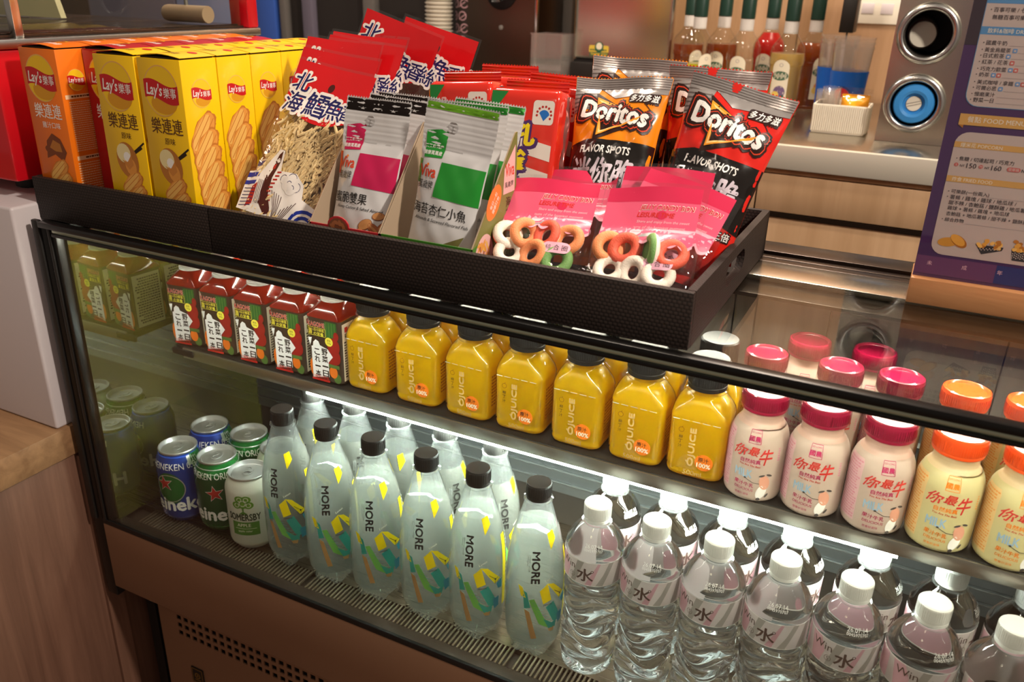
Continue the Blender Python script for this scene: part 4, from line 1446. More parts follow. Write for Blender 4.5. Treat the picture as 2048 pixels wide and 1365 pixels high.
def carton(label, loc, kind, group):
    t = thing('crisp_carton', label, 'box', loc, (0, 0, 0), group)
    cm = 'carton_' + kind
    MB().box((0, 0, 0), (CW, CD, CH), cm).build('carton_body', t, bevel=0.0008)
    # arched lid flap with an open edge at the right
    n = 8
    v = []
    for k in range(n + 1):
        s_ = k / n
        v.append((0.0005 + s_ * (CW - 0.0005), CH + 0.0006 + 0.0048 * sin(pi * min(1, s_ * 0.75 + 0.12)) ** 1.2))
    lid = MB()
    lid.loft([[(0.0004, y0, 0.0) for y0 in ()]] if False else [[(x, 0.0008, z) for x, z in v] + [(x, 0.0008, z - 0.0005) for x, z in reversed(v)],
              [(x, CD - 0.0008, z) for x, z in v] + [(x, CD - 0.0008, z - 0.0005) for x, z in reversed(v)]], cm)
    lid.build('lid_flap', t, smooth=0.6)
    MB().box((0.004, 0.003, CH), (CW - 0.002, CD - 0.003, CH + 0.0016), 'dark_gap').build('lid_gap', t)
    lt = Print()
    if kind == 'yellow':
        lt.text('樂連連', CW * 0.5, CD * 0.35, 'ink_choc', 1, w=0.026, h=0.010).ell(CW * 0.72, CD * 0.7, 0.006, 0.005, 'logo_red', 1)
        lt.line([(0.006, 0.012), (0.006, CD - 0.012)], 0.0006, 'dark_gap', 1)
    else:
        lt.text('樂連連', CW * 0.6, CD * 0.35, 'white_ink', 1, w=0.026, h=0.010).ell(CW * 0.45, CD * 0.72, 0.008, 0.007, 'logo_yellow', 1).ell(CW * 0.45, CD * 0.72, 0.007, 0.003, 'logo_red', 2)
        lt.line([(0.006, 0.012), (0.006, CD - 0.012)], 0.0006, 'dark_gap', 1)

    def lf(a, b):
        s_ = a / CW
        return Vector((a, b, CH + 0.0006 + 0.0048 * sin(pi * min(1, max(0, s_) * 0.75 + 0.12)) ** 1.2)), Vector((0, 0, 1))
    lt.build('lid_print', t, lf, 0.008)
    P = Print()
    ink = 'ink_choc' if kind == 'yellow' else 'white_ink'
    logo(P, CW / 2, 0.1715, 0.0250)
    P.text('樂連連', CW / 2 + 0.002, 0.1330, ink, 1, w=0.048, h=0.0180, bold=0.016)
    P.text('原味' if kind == 'yellow' else '雞汁口味', CW / 2 + 0.004, 0.1160, ink, 1, h=0.0076, bold=0.008)
    if kind == 'yellow':
        P.line([(0.040, 0.094), (0.064, 0.110)], 0.0022, 'dark_gap', 1)
        P.poly([(0.043, 0.093), (0.047, 0.099), (0.058, 0.107), (0.0605, 0.103)], 'dark_gap', 1)
        P.ell(0.033, 0.087, 0.0175, 0.0215, 'potato', 2, 26, 0.25).ell(0.028, 0.095, 0.0115, 0.0115, 'potato_light', 3, 18, 0.3).ell(0.033, 0.091, 0.006, 0.006, 'white_ink', 4, 10).ell(0.037, 0.080, 0.009, 0.011, 'chip_tan', 3, 14, 0.3)
        P.poly([(0.024, 0.087), (0.032, 0.084), (0.040, 0.094), (0.042, 0.082), (0.034, 0.076)], 'nut_mid', 4)
    else:
        P.poly([(0.018, 0.074), (0.022, 0.096), (0.034, 0.106), (0.048, 0.100), (0.056, 0.084), (0.048, 0.072), (0.034, 0.080)], 'meat_brown', 2)
        P.poly([(0.026, 0.088), (0.034, 0.098), (0.046, 0.094), (0.048, 0.084), (0.036, 0.084)], 'potato', 3).ell(0.022, 0.086, 0.005, 0.004, 'meat_brown', 3)
    for k in range(3):
        chip(P, 0.036 + 0.004 * k, 0.058 - 0.016 * k, 0.022, -0.85, 2 + 3 * k)
    P.build('front_print', t, plane_fn((0, 0, 0), (1, 0, 0), (0, 0, 1), (0, -1, 0)), 0.08, 0.00005)
    P = Print()
    if kind == 'yellow':
        logo(P, CD * 0.50, 0.1690, 0.0142)
        for k in range(6):
            chip(P, CD * 0.44 + 0.0018 * k, 0.124 - 0.0185 * k, 0.0285, -0.62, 1 + 3 * k)
    else:
        logo(P, CD * 0.42, 0.170, 0.0115)
        P.rect(0.004, 0.1485, CD - 0.004, 0.1535, 'ink_pale_orange', 1).fine(0.012, 0.1492, CD - 0.006, 0.1530, 'ink_choc', 2, 1, 3)
        P.fine(0.008, 0.085, CD - 0.008, 0.1460, 'ink_pale_orange', 1, 24, 6, 0.4)
        P.rect(0.006, 0.0745, CD - 0.004, 0.0795, 'ink_pale_orange', 1).fine(0.018, 0.0752, CD - 0.014, 0.0790, 'ink_choc', 2, 1, 8)
        P.fine(0.006, 0.030, CD - 0.006, 0.072, 'ink_pale_orange', 1, 14, 7, 0.4)
        P.rect(CD - 0.017, 0.018, CD - 0.006, 0.029, 'ink_pale_orange', 1)
    P.build('side_print', t, plane_fn((CW, 0, 0), (0, 1, 0), (0, 0, 1), (1, 0, 0)), 0.08, 0.00005)
    return t


mat('ink_pale_orange', '#efc9a0', 0.5)
R_ = random.Random(5)
cy = carton('yellow crisp carton at the front, the one nearer the fish snack pouches', (0.1712, 0.0300, FLZ), 'yellow', 'yellow crisp cartons')
dup(cy, 'yellow crisp carton at the front between the orange carton and its twin', (0.1012, 0.0295, FLZ))
for i in range(1, 6):
    dup(cy, 'yellow crisp carton, %s from the front in the row beside the fish pouches' % ORD[i], (0.1718 + R_.uniform(-1, 1) * 0.0006, 0.0300 + i * 0.0543, FLZ + 0.0))
    if i < 6:
        dup(cy, 'yellow crisp carton, %s from the front in the row next to the red cartons' % ORD[i], (0.1045 + R_.uniform(-1, 1) * 0.0004, 0.0300 + i * 0.0543, FLZ))
co = carton('orange crisp carton at the front left corner of the woven tray', (-0.0295, 0.0300, FLZ), 'orange', 'orange crisp cartons')
for i in range(1, 6):
    dup(co, 'orange crisp carton, %s from the front along the left edge of the tray' % ORD[i], (-0.0288, 0.0300 + i * 0.0543, FLZ))
crd = carton('red crisp carton at the front of its row, behind the orange carton', (0.0372, 0.0660, FLZ), 'red', 'red crisp cartons')
for i in range(1, 5):
    dup(crd, 'red crisp carton, %s from the front between orange and yellow rows' % ORD[i], (0.0374, 0.0660 + i * 0.0543, FLZ))

# ================================================================== pouches and bags
thin_clear('film', (0.985, 0.985, 0.985), 1.6, 1.5, rough=0.04, bump=(60, 0.5))


def bag_surf(w, h, T, seal_b=0.010, seal_t=0.016, wf=None, crk=0.0, seed=0, wave=0.0, p=0.5):
    R = random.Random(seed)
    ph = [R.uniform(0, 6.28) for _ in range(8)]

    def S(u, v, side=-1):
        """u in [-w/2, w/2], v in [0, h]"""
        tu = max(-1, min(1, 2 * u / w))
        tv = (v - seal_b) / (h - seal_b - seal_t)
        g = sin(pi * tv) ** 0.62 if 0 < tv < 1 else 0.0
        e = max(0.0, 1 - tu * tu) ** p
        d = T * e * g
        c = crk * (sin(90 * u + 40 * v + ph[0]) * 0.5 + sin(150 * v - 60 * u + ph[1]) * 0.35 + sin(230 * u + 170 * v + ph[2]) * 0.25 + sin(320 * u - 260 * v + ph[5]) * 0.16) * (0.25 + g) * (0.35 + 0.65 * (1 - abs(tu) ** 3))
        k = wf(v / h) if wf else 1.0
        wv = wave * sin(2 * pi * u / w * 0.9 + ph[3]) * max(0, (v / h - 0.55) / 0.45) ** 1.5
        return Vector((u * k, side * d + (c if side < 0 else -c * 0.5) + wv, v))

    def F(u, v):
        e = 0.0007
        q = S(u, v)
        a = S(u + e, v) - S(u - e, v)
        b = S(u, v + e) - S(u, v - e)
        n = a.cross(b)
        if n.length < 1e-12:
            n = Vector((0, -1, 0))
        n.normalize()
        if n.y > 0:
            n = -n
        return q, n
    return S, F


def bag_mesh(S, w, h, m, nu=26, nv=40, zig=0.0, zig_n=0, back=None):
    b = MB()
    if zig:
        nu = zig_n * 2

    def fn(side):
        def f(i, j):
            u = -w / 2 + w * i
            q = S(u, h * j, side)
            if zig and j > 0.999:
                q = q + Vector((0, 0, zig * (1 if round(i * nu) % 2 else -1)))
            return q
        return f
    b.grid(fn(-1), nu, nv, m)
    k = len(b.f)
    b.grid(fn(1), nu, nv, back or m)
    for i in range(k, len(b.f)):
        b.f[i] = b.f[i][::-1]
    return b


def place(t, base, top, right, roll=0):
    """stand a bag: base and top middle points, rough right-hand direction"""
    U = (Vector(top) - Vector(base)).normalized()
    X = Vector(right)
    X = (X - U * X.dot(U)).normalized()
    Y = U.cross(X)
    m4 = Matrix(((X.x, Y.x, U.x, base[0]), (X.y, Y.y, U.y, base[1]), (X.z, Y.z, U.z, base[2]), (0, 0, 0, 1)))
    t.location = m4.to_translation()
    t.rotation_euler = m4.to_euler()




# ---------------------------------------------------------------- red topped fish snack pouches
mat('pouch_red', '#d3151b', 0.22, coat=0.6)
mat('ink_navy', '#1d1f5c', 0.45)
mat('ink_white', '#f3ede6', 0.45)
mat('fish_floss', '#e6cb95', 0.7)
mat('ink_maroon', '#4a1713', 0.45)
mat('ink_deepblue', '#17309a', 0.45)


def pouch(label, w=0.116, h=0.222, seed=1, full=True):
    t = thing('fish_snack_pouch', label, 'bag', (0, 0, 0), (0, 0, 0), 'fish snack pouches')
    S, F = bag_surf(w, h, 0.0065, 0.006, 0.05, None, 0.0009, seed, 0.002, 0.6)
    bag_mesh(S, w, h, 'film', 24, 34).build('clear_film', t, smooth=3.2)
    P = Print()
    top = h - 0.0035
    curve = [(-w / 2 + 0.003 + (w - 0.006) * k / 16, 0.158 - 0.011 * sin(pi * k / 16) + 0.008 * (abs(k - 8) / 8) ** 2) for k in range(17)]
    P.poly(curve + [(w / 2 - 0.003, top), (-w / 2 + 0.003, top)], 'pouch_red', 0)
    for bold, col, L in ((0.065, 'ink_white', 2), (0.022, 'ink_navy', 4)):
        P.text('北', -0.040, 0.1930, col, L, h=0.0225 + (0.004 if L == 2 else 0), bold=bold, shear=0.15)
        P.text('海', -0.041, 0.1675, col, L, h=0.0250 + (0.004 if L == 2 else 0), bold=bold, shear=0.1)
        P.text('鱈', -0.010, 0.1700, col, L, h=0.0300 + (0.004 if L == 2 else 0), bold=bold)
        P.text('魚', 0.016, 0.1700, col, L, h=0.026 + (0.004 if L == 2 else 0), bold=bold)
        P.text('香', 0.035, 0.1700, col, L, h=0.020 + (0.004 if L == 2 else 0), bold=bold)
        P.text('絲', 0.052, 0.1700, col, L, h=0.022 + (0.004 if L == 2 else 0), bold=bold)
    P.ell(0.0, h - 0.028, 0.0042, 0.0055, 'ink_maroon', 1, 16, -0.3)
    if full:
        # a printed leaping fish, waves and cloud at the foot
        Q = Print()
        Q.poly([(-0.064, 0.004), (-0.064, 0.050), (-0.044, 0.056), (-0.030, 0.084), (-0.022, 0.084), (-0.018, 0.060), (0.006, 0.062), (0.020, 0.052), (0.024, 0.036), (0.058, 0.026), (0.063, 0.004)], 'ink_white', 1)
        Q.poly([(-0.064, 0.048), (-0.046, 0.052), (-0.046, 0.047), (-0.064, 0.042)], 'ink_deepblue', 2).poly([(-0.064, 0.038), (-0.047, 0.042), (-0.048, 0.037), (-0.064, 0.033)], 'ink_deepblue', 2)
        for k in range(6):
            Q.line([(-0.062, 0.029 - k * 0.0042), (-0.044, 0.032 - k * 0.004)], 0.0009, 'ink_navy', 2)
        Q.poly([(-0.036, 0.050), (-0.028, 0.078), (-0.024, 0.083), (-0.023, 0.070), (-0.026, 0.050), (-0.024, 0.030), (-0.012, 0.010), (-0.020, 0.006), (-0.034, 0.018)], 'ink_maroon', 2)
        Q.poly([(-0.040, 0.050), (-0.030, 0.076), (-0.029, 0.062), (-0.033, 0.046)], 'ink_white', 3).ell(-0.0265, 0.071, 0.0030, 0.0030, 'ink_white', 3, 14).ell(-0.0265, 0.071, 0.0015, 0.0015, 'ink_navy', 4, 10)
        Q.poly([(-0.031, 0.064), (-0.0275, 0.067), (-0.027, 0.061), (-0.030, 0.059)], 'ink_red', 4)
        for k in range(9):
            z = 0.058 - k * 0.0048
            x = -0.0185 - 0.001 * k if k < 6 else -0.0245 + 0.004 * (k - 5)
            Q.line([(x - 0.0035, z - 0.0006), (x + 0.0025, z + 0.0008)], 0.0020, 'ink_red', 3)
        Q.poly([(-0.044, 0.044), (-0.037, 0.046), (-0.033, 0.020), (-0.041, 0.014)], 'ink_white', 4)
        for k in range(4):
            Q.line([(-0.043 + 0.0022 * k, 0.044), (-0.040 + 0.0022 * k, 0.016)], 0.0008, 'ink_maroon', 5)
        Q.poly([(-0.050, 0.034), (-0.044, 0.040), (-0.043, 0.014), (-0.052, 0.008)], 'ink_red', 2)
        Q.poly([(-0.022, 0.036), (-0.010, 0.040), (0.000, 0.030), (0.004, 0.010), (-0.006, 0.002), (-0.012, 0.006)], 'ink_white', 4)
        for k in range(5):
            Q.line([(-0.020 + 0.004 * k, 0.036 - 0.001 * k), (-0.011 + 0.002 * k, 0.018), (-0.008 + 0.001 * k, 0.004)], 0.0009, 'ink_maroon', 5)
            Q.line([(0.002 + 0.0042 * k, 0.018 + 0.003 * k), (-0.002 + 0.0015 * k, 0.004)], 0.0009, 'ink_maroon', 5)
        for (cx, cz, r) in ((-0.002, 0.047, 0.0075), (-0.008, 0.052, 0.0055), (0.003, 0.055, 0.0065), (0.011, 0.047, 0.0060), (0.004, 0.044, 0.008)):
            Q.ell(cx, cz, r, r, 'ink_white', 4, 16)
        for (cx, cz, r, a0, a1) in ((-0.008, 0.052, 0.0052, 1.2, 3.6), (0.003, 0.055, 0.0062, 0.3, 2.7), (0.011, 0.047, 0.0057, -1.2, 1.3), (0.001, 0.049, 0.0030, 0.5, 3.0), (0.006, 0.045, 0.0028, -0.4, 1.8)):
            Q.line([(cx + r * cos(a0 + (a1 - a0) * k / 8), cz + r * sin(a0 + (a1 - a0) * k / 8)) for k in range(9)], 0.0007, 'ink_navy', 5)
        for r0 in (0.018, 0.011):
            Q.poly([(0.036 + (r0 + 0.004) * cos(pi * k / 10), 0.004 + (r0 + 0.004) * sin(pi * k / 10)) for k in range(11)] + [(0.036 + r0 * cos(pi * k / 10), 0.004 + r0 * sin(pi * k / 10)) for k in range(10, -1, -1)], 'ink_deepblue', 2)
        for a, b_, c, m_, L in Q.t:
            P.t.append(((a[0], a[1] + 0.024), (b_[0], b_[1] + 0.024), (c[0], c[1] + 0.024), m_, L))
    P.build('pouch_print', t, F, 0.007, 0.00008, 0.0004)
    # dried fish strands, uncountable
    R = random.Random(seed + 3)
    fl = MB()
    for i in range(620):
        u = R.uniform(-w / 2 + 0.012, w / 2 - 0.012)
        v = 0.012 + (0.134 + 0.008 * sin(u * 200)) * (R.random() ** 0.75)
        ln = R.uniform(0.010, 0.024)
        a = R.gauss(0.35, 0.35)
        y0 = -0.0055 * max(0, 1 - (2 * u / w) ** 2) ** 0.6 * (0.1 + 0.65 * R.random())
        pts = []
        for k in range(4):
            s_ = k / 3 - 0.5
            pts.append((u + ln * s_ * sin(a) + 0.0012 * sin(k * 2 + i), y0 + 0.0008 * sin(k * 1.7 + i * 3), min(0.155, v + ln * s_ * cos(a))))
        fl.tube(pts, R.uniform(0.0010, 0.0018), 'fish_floss', 5, False)
    o = fl.build('fish_strands', t, smooth=1.0)
    o['kind'] = 'stuff'
    return t


f1 = pouch('front fish snack pouch, red top and clear front with a printed leaping fish')
place(f1, (0.3280, 0.0440, 0.4620), (0.3550, 0.1540, 0.6470), (1, 0.0, -0.09))
back = [
    ('fish snack pouch, second from the front of the leaning stack', (0.326, 0.0680, 0.472), (0.3480, 0.179, 0.6740), (1, 0, -0.043)),
    ('fish snack pouch, third from the front with a bright folded top edge', (0.324, 0.0915, 0.484), (0.3360, 0.202, 0.6880), (1, 0.0, 0.0146)),
    ('fish snack pouch, fourth from the front, a little to the right of the third', (0.337, 0.1060, 0.484), (0.3600, 0.216, 0.6900), (1, 0.0, -0.024)),
    ('fish snack pouch, fifth from the front of the leaning stack', (0.338, 0.1265, 0.488), (0.3500, 0.236, 0.6960), (1, 0.0, 0.01)),
    ('tilted fish snack pouch standing tallest behind the stack', (0.318, 0.2100, 0.492), (0.3820, 0.268, 0.7160), (1, 0.02, -0.33)),
    ('tilted fish snack pouch beside the red biscuit packs', (0.352, 0.2520, 0.484), (0.4020, 0.312, 0.6920), (1, 0.0, -0.24)),
]
for lb, b0, t0, rt in back:
    o = dup(f1, lb, skip=('fish_strands',) if b0[1] > 0.11 else ())
    place(o, b0, t0, rt)

# ---------------------------------------------------------------- white nut bags in display cartons
mat('bag_silver', '#d9d8d8', 0.28, metal=0.15, coat=0.4)
mat('ink_magenta', '#c0134e', 0.3, coat=0.4)
mat('ink_kgreen', '#1d8a2b', 0.3, coat=0.4)
mat('seal_black', '#1d1512', 0.25, metal=0.4)
mat('seal_green', '#1f7a22', 0.25, metal=0.4)
mat('seal_lime', '#6fae2a', 0.25, metal=0.4)
mat('ink_viva_red', '#d8401e', 0.4)
mat('nut_brown', '#a8623a', 0.5)
mat('nut_light', '#c98f58', 0.5)
mat('nut_dark', '#7d452a', 0.5)
mat('leaf_olive', '#6d6a3a', 0.5)
mat('fold_grey', '#8f8d8c', 0.35, metal=0.3)
mat('hole_grey', '#b5b3b3', 0.4)


def nutbag(label, kind, seed, group):
    w, h = 0.084, 0.178
    t = thing('nut_snack_bag', label, 'bag', (0, 0, 0), (0, 0, 0), group)
    S, F = bag_surf(w, h, 0.0112, 0.008, 0.048, lambda s: 1 - 0.10 * sin(pi * min(1, s / 0.85)), 0.0010, seed, 0.0015, 0.55)

    def S2(u, v, side=-1):
        q = S(u, v, side)
        if v > h - 0.046:
            q = q + Vector((0, 0.00055 * sin(v * 2 * pi / 0.0032), 0))
        return q
    bag_mesh(S2, w, h, 'bag_silver', 24, 90, 0.0011, 26).build('bag_film', t, smooth=3.2)
    col = 'ink_magenta' if kind == 'nut' else 'ink_kgreen'
    P = Print()

    def F2(u, v):
        q, n = F(u, v)
        if v > h - 0.046:
            q = q + Vector((0, 0.00055 * sin(v * 2 * pi / 0.0032), 0))
        return q, n
    hw = w / 2
    P.rect(-hw + 0.001, h - 0.0145 if kind == 'nut' else h - 0.0085, hw - 0.001, h - 0.0012, 'seal_black' if kind == 'nut' else ('seal_lime' if kind == 'lime' else 'seal_green'), 1)
    P.ell(-0.008, h - 0.0242, 0.0058, 0.0062, 'hole_grey', 3, 20).line([(-0.008, h - 0.0288), (-0.0075, h - 0.0205)], 0.0008, 'fold_grey', 4)
    P.poly([(-hw + 0.005, h - 0.0307), (-0.012, h - 0.0260), (-0.013, h - 0.0558), (-hw + 0.006, h - 0.0577)], col, 1)
    P.text('天天吃萬歲', -0.026, h - 0.0456, 'white_ink', 2, w=0.0225, bold=0.02, rot=0.03).text('健康萬萬歲', -0.026, h - 0.0521, 'white_ink', 2, w=0.0225, bold=0.02, rot=0.03)
    P.poly([(-0.012, h - 0.0595), (hw - 0.001, h - 0.0595), (hw - 0.001, h - 0.0967), (-0.014, h - 0.0949)], col, 1)
    P.rect(-hw, h - 0.0595, -hw + 0.005, h - 0.0837, 'ink_viva_red' if kind == 'nut' else 'ink_kgreen', 1)
    P.text('Viva', -0.0275, h - 0.0707, 'ink_viva_red', 2, w=0.0225, h=0.0115, bold=0.02).ell(-0.0285, h - 0.0642, 0.0014, 0.0014, 'ink_orange', 2, 10)
    P.text('萬歲牌', -0.0275, h - 0.0842, 'ink_black', 2, w=0.0215, h=0.0085, bold=0.0)
    R = random.Random(seed)
    if kind == 'nut':
        P.text('蜜脆雙果', -0.0135, h - 0.1079, 'ink_black', 2, w=0.0480, h=0.0120, bold=0.01)
        P.text('Honey Cashew & Salted Almond', 0.0, h - 0.1186, 'ink_black', 2, w=0.066, shear=0.3)
        for (x, z, a, s_) in ((0.012, 0.044, 0.5, 1.0), (0.024, 0.040, -0.6, 1.0), (0.004, 0.030, 1.2, 1.1), (0.016, 0.022, 0.2, 1.1), (0.030, 0.026, -0.9, 1.0), (0.034, 0.044, 0.7, 0.9), (0.006, 0.016, -0.7, 1.0), (0.024, 0.012, 0.5, 1.0), (-0.012, 0.016, 0.3, 0.9), (0.028, 0.055, 0.2, 0.8)):
            P.ell(x, z, 0.0100 * s_, 0.0056 * s_, 'nut_dark', 2, 16, a).ell(x, z + 0.0005, 0.0092 * s_, 0.0048 * s_, R.choice(['nut_brown', 'nut_light', 'nut_brown']), 3, 16, a).ell(x - 0.001, z + 0.0012, 0.0060 * s_, 0.0014 * s_, 'nut_light', 4, 12, a)
        for k in range(7):
            a = 2.2 + k * 0.28
            P.ell(-0.028 + 0.0105 * cos(a), 0.022 + 0.009 * sin(a), 0.0048, 0.0045, 'nut_light', 3 + (k % 2), 14)
    else:
        P.text('海苔杏仁小魚', -0.004, h - 0.1079, 'ink_black', 2, w=0.0700, h=0.0115, bold=0.01)
        P.text('Almonds & Seaweed Flavored Fish', 0.0, h - 0.1186, 'ink_black', 2, w=0.070, shear=0.3)
        for (x, z, a) in ((0.010, 0.030, 0.4), (0.022, 0.034, 0.9), (0.000, 0.018, 0.1), (0.016, 0.020, -0.5), (0.028, 0.018, 0.6), (0.008, 0.010, 0.9)):
            P.ell(x, z, 0.0085, 0.0042, 'potato_light', 2, 14, a).ell(x, z + 0.0004, 0.0070, 0.0030, 'ink_cream', 3, 14, a)
        P.poly([(0.004, 0.036), (0.016, 0.042), (0.032, 0.050), (0.026, 0.038), (0.012, 0.033)], 'leaf_olive', 4)
    P.build('bag_print', t, F2, 0.006, 0.0001, 0.0004)
    return t


n1 = nutbag('white nut bag with magenta blocks at the front of the left display carton', 'nut', 11, 'magenta nut bags')
place(n1, (0.4448, 0.0500, 0.4570), (0.4480, 0.1020, 0.6290), (1, 0.0, 0.0))
o = dup(n1, 'white nut bag with magenta blocks, second in the left display carton')
place(o, (0.4448, 0.0775, 0.4570), (0.4560, 0.1340, 0.6320), (1, 0.0, 0.0))
o = dup(n1, 'white nut bag with magenta blocks at the back of the left carton')
place(o, (0.4448, 0.1030, 0.4570), (0.4500, 0.1560, 0.6280), (1, 0.0, 0.0))
n2 = nutbag('white almond bag with lime top edge at the front of the right display carton', 'lime', 12, 'green nut bags')
place(n2, (0.5450, 0.0510, 0.4580), (0.5585, 0.0860, 0.6215), (1, 0.0, -0.03))
n3 = nutbag('white almond bag with dark green top edge behind the lime topped one', 'green', 13, 'green nut bags')
place(n3, (0.5460, 0.0800, 0.4570), (0.5480, 0.1280, 0.6330), (1, 0.0, 0.0))
o = dup(n3, 'white almond bag with dark green top edge at the back of the carton')
place(o, (0.5470, 0.1030, 0.4570), (0.5540, 0.1540, 0.6290), (1, 0.05, 0.0))

mat('kraft_board', '#a8937b', 0.7)
mat('board_red', '#b5292f', 0.4)
mat('board_green', '#3f7a24', 0.4)
mat('board_olive', '#76763a', 0.4)
mat('board_pink', '#e3b3b0', 0.4)
mat('ink_orange_sticker', '#ee7a2a', 0.4)


def display_carton(label, x0, x1, front, side, seed):
    t = thing('display_carton', label, 'carton', (x0, 0.0315, FLZ), (0, 0, 0), 'open display cartons')
    W = x1 - x0
    D = 0.094
    e = 0.0014
    MB().box((0, 0, 0), (W, D, e), 'kraft_board').build('carton_floor', t)
    fh = 0.0500
    nb = [(0.0, 0.0), (W, 0.0), (W, fh)]
    if front == 'board_red':
        cx = W * 0.42
        nb += [(cx + 0.014, fh)] + [(cx + 0.014 * cos(pi * k / 8), fh + 0.011 * sin(pi * k / 8)) for k in range(1, 8)] + [(cx - 0.014, fh)]
    nb += [(0.0, fh)]
    MB().prism([nb], e, front).build('front_panel', t)
    MB().prism([[(e, e), (W - e, e), (W - e, fh - 0.0006), (e, fh - 0.0006)]], 0.0004, 'kraft_board', Matrix.Translation((0, e, 0))).build('front_lining', t)
    prof = [(0.0, 0.0), (D, 0.0), (D, 0.152), (D - 0.004, 0.152), (0.0, fh)]
    rot = Matrix.Rotation(pi / 2, 4, 'Z')
    for xx, nm in ((0.0, 'side_panel'), (W - e, 'side_panel')):
        sp_ = MB().prism([prof], e, 'kraft_board', Matrix.Translation((xx + e, 0, 0)) @ rot).build(nm, t)
        if xx > 0 and side:
            P = Print()
            P.poly([(0.0, 0.0), (D, 0.0), (D, 0.152), (D - 0.004, 0.152), (0.0, fh)], side, 0)
            P.poly([(0.0, 0.0), (0.060, 0.0), (0.045, 0.030), (0.020, 0.055), (0.0, fh)], 'board_green', 1)
            P.poly([(0.0640, 0.092), (0.0900, 0.092), (0.0900, 0.1400), (0.0660, 0.1180)], 'board_pink', 2)
            P.text('Viva', 0.0780, 0.1160, 'ink_viva_red', 3, w=0.0200, h=0.013, bold=0.02).text('萬歲牌', 0.0770, 0.1010, 'ink_black', 3, w=0.0190, bold=0.01)
            P.ell(0.0440, 0.0880, 0.0125, 0.0200, 'ink_orange_sticker', 2, 24, -0.7)
            P.text('每日一包', 0.0430, 0.0900, 'white_ink', 3, w=0.020, rot=0.85).text('健康打包', 0.0475, 0.0850, 'white_ink', 3, w=0.020, rot=0.85)
            P.ell(0.0230, 0.0330, 0.0200, 0.0270, 'board_pink', 2, 28, -0.25)
            R = random.Random(seed)
            for k in range(26):
                a, rr = R.uniform(0, 6.28), R.random() ** 0.5
                P.ell(0.0230 + 0.0150 * rr * cos(a), 0.0350 + 0.0190 * rr * sin(a), 0.0062, 0.0018, R.choice(['chip_tan', 'nut_brown', 'chip_pale']), 3 + k % 3, 8, R.uniform(0, 3))
            P.poly([(0.0400, 0.012), (0.050, 0.016), (0.052, 0.036), (0.043, 0.038)], 'ink_dark', 4)
            for k, ch in enumerate('海苔杏仁小魚'):
                P.text(ch, 0.0760, 0.0830 - k * 0.0125, 'ink_maroon', 3, h=0.0105, bold=0.02)
            P.text('Almonds & Seaweed', 0.0865, 0.055, 'board_pink', 3, w=0.060, rot=-pi / 2)
            P.build('side_print', sp_, plane_fn((W, 0, 0), (0, 1, 0), (0, 0, 1), (1, 0, 0)), 0.06, 0.00006)
        elif xx == 0.0 and front == 'board_red':
            P = Print()
            P.poly([(0.0, 0.0), (D, 0.0), (D, 0.152), (D - 0.004, 0.152), (0.0, fh)], 'board_red', 0)
            P.build('side_print', sp_, plane_fn((0, 0, 0), (0, 1, 0), (0, 0, 1), (-1, 0, 0)), 0.06, 0.00006)
    MB().box((0, D - e, 0), (W, D, 0.020), 'kraft_board').build('rear_panel', t)
    if front == 'board_red':
        P = Print()
        cx = W * 0.42
        P.poly([(cx + 0.013 * cos(2 * pi * k / 16), fh - 0.003 + 0.012 * sin(2 * pi * k / 16)) for k in range(16)], 'nut_dark', 1)
        for k in range(12):
            P.ell(cx + 0.008 * cos(k * 2.4), fh - 0.003 + 0.008 * sin(k * 2.4) * 0.9, 0.0035, 0.0022, 'nut_brown', 2, 10, k)
        P.build('front_print', t, plane_fn((0, 0, 0), (1, 0, 0), (0, 0, 1), (0, -1, 0)), 0.05)
    return t


display_carton('open red fronted display carton holding the magenta nut bags', 0.4000, 0.4905, 'board_red', None, 3)
display_carton('open green fronted display carton holding the white almond bags', 0.4915, 0.6010, 'board_green', 'board_olive', 4)

# ---------------------------------------------------------------- red biscuit bricks
mat('wrap_red', '#cf2a1c', 0.16, coat=0.8)
mat('wrap_foil', '#b5706a', 0.16, metal=0.7)
mat('wrap_white', '#eae3d8', 0.2, coat=0.6)
mat('ink_bright_yellow', '#f2dc1c', 0.4)
mat('ink_purple', '#4a2a6a', 0.4)
mat('ink_bgreen', '#1f7f3a', 0.4)
mat('ink_peacock', '#1f6fc4', 0.4)


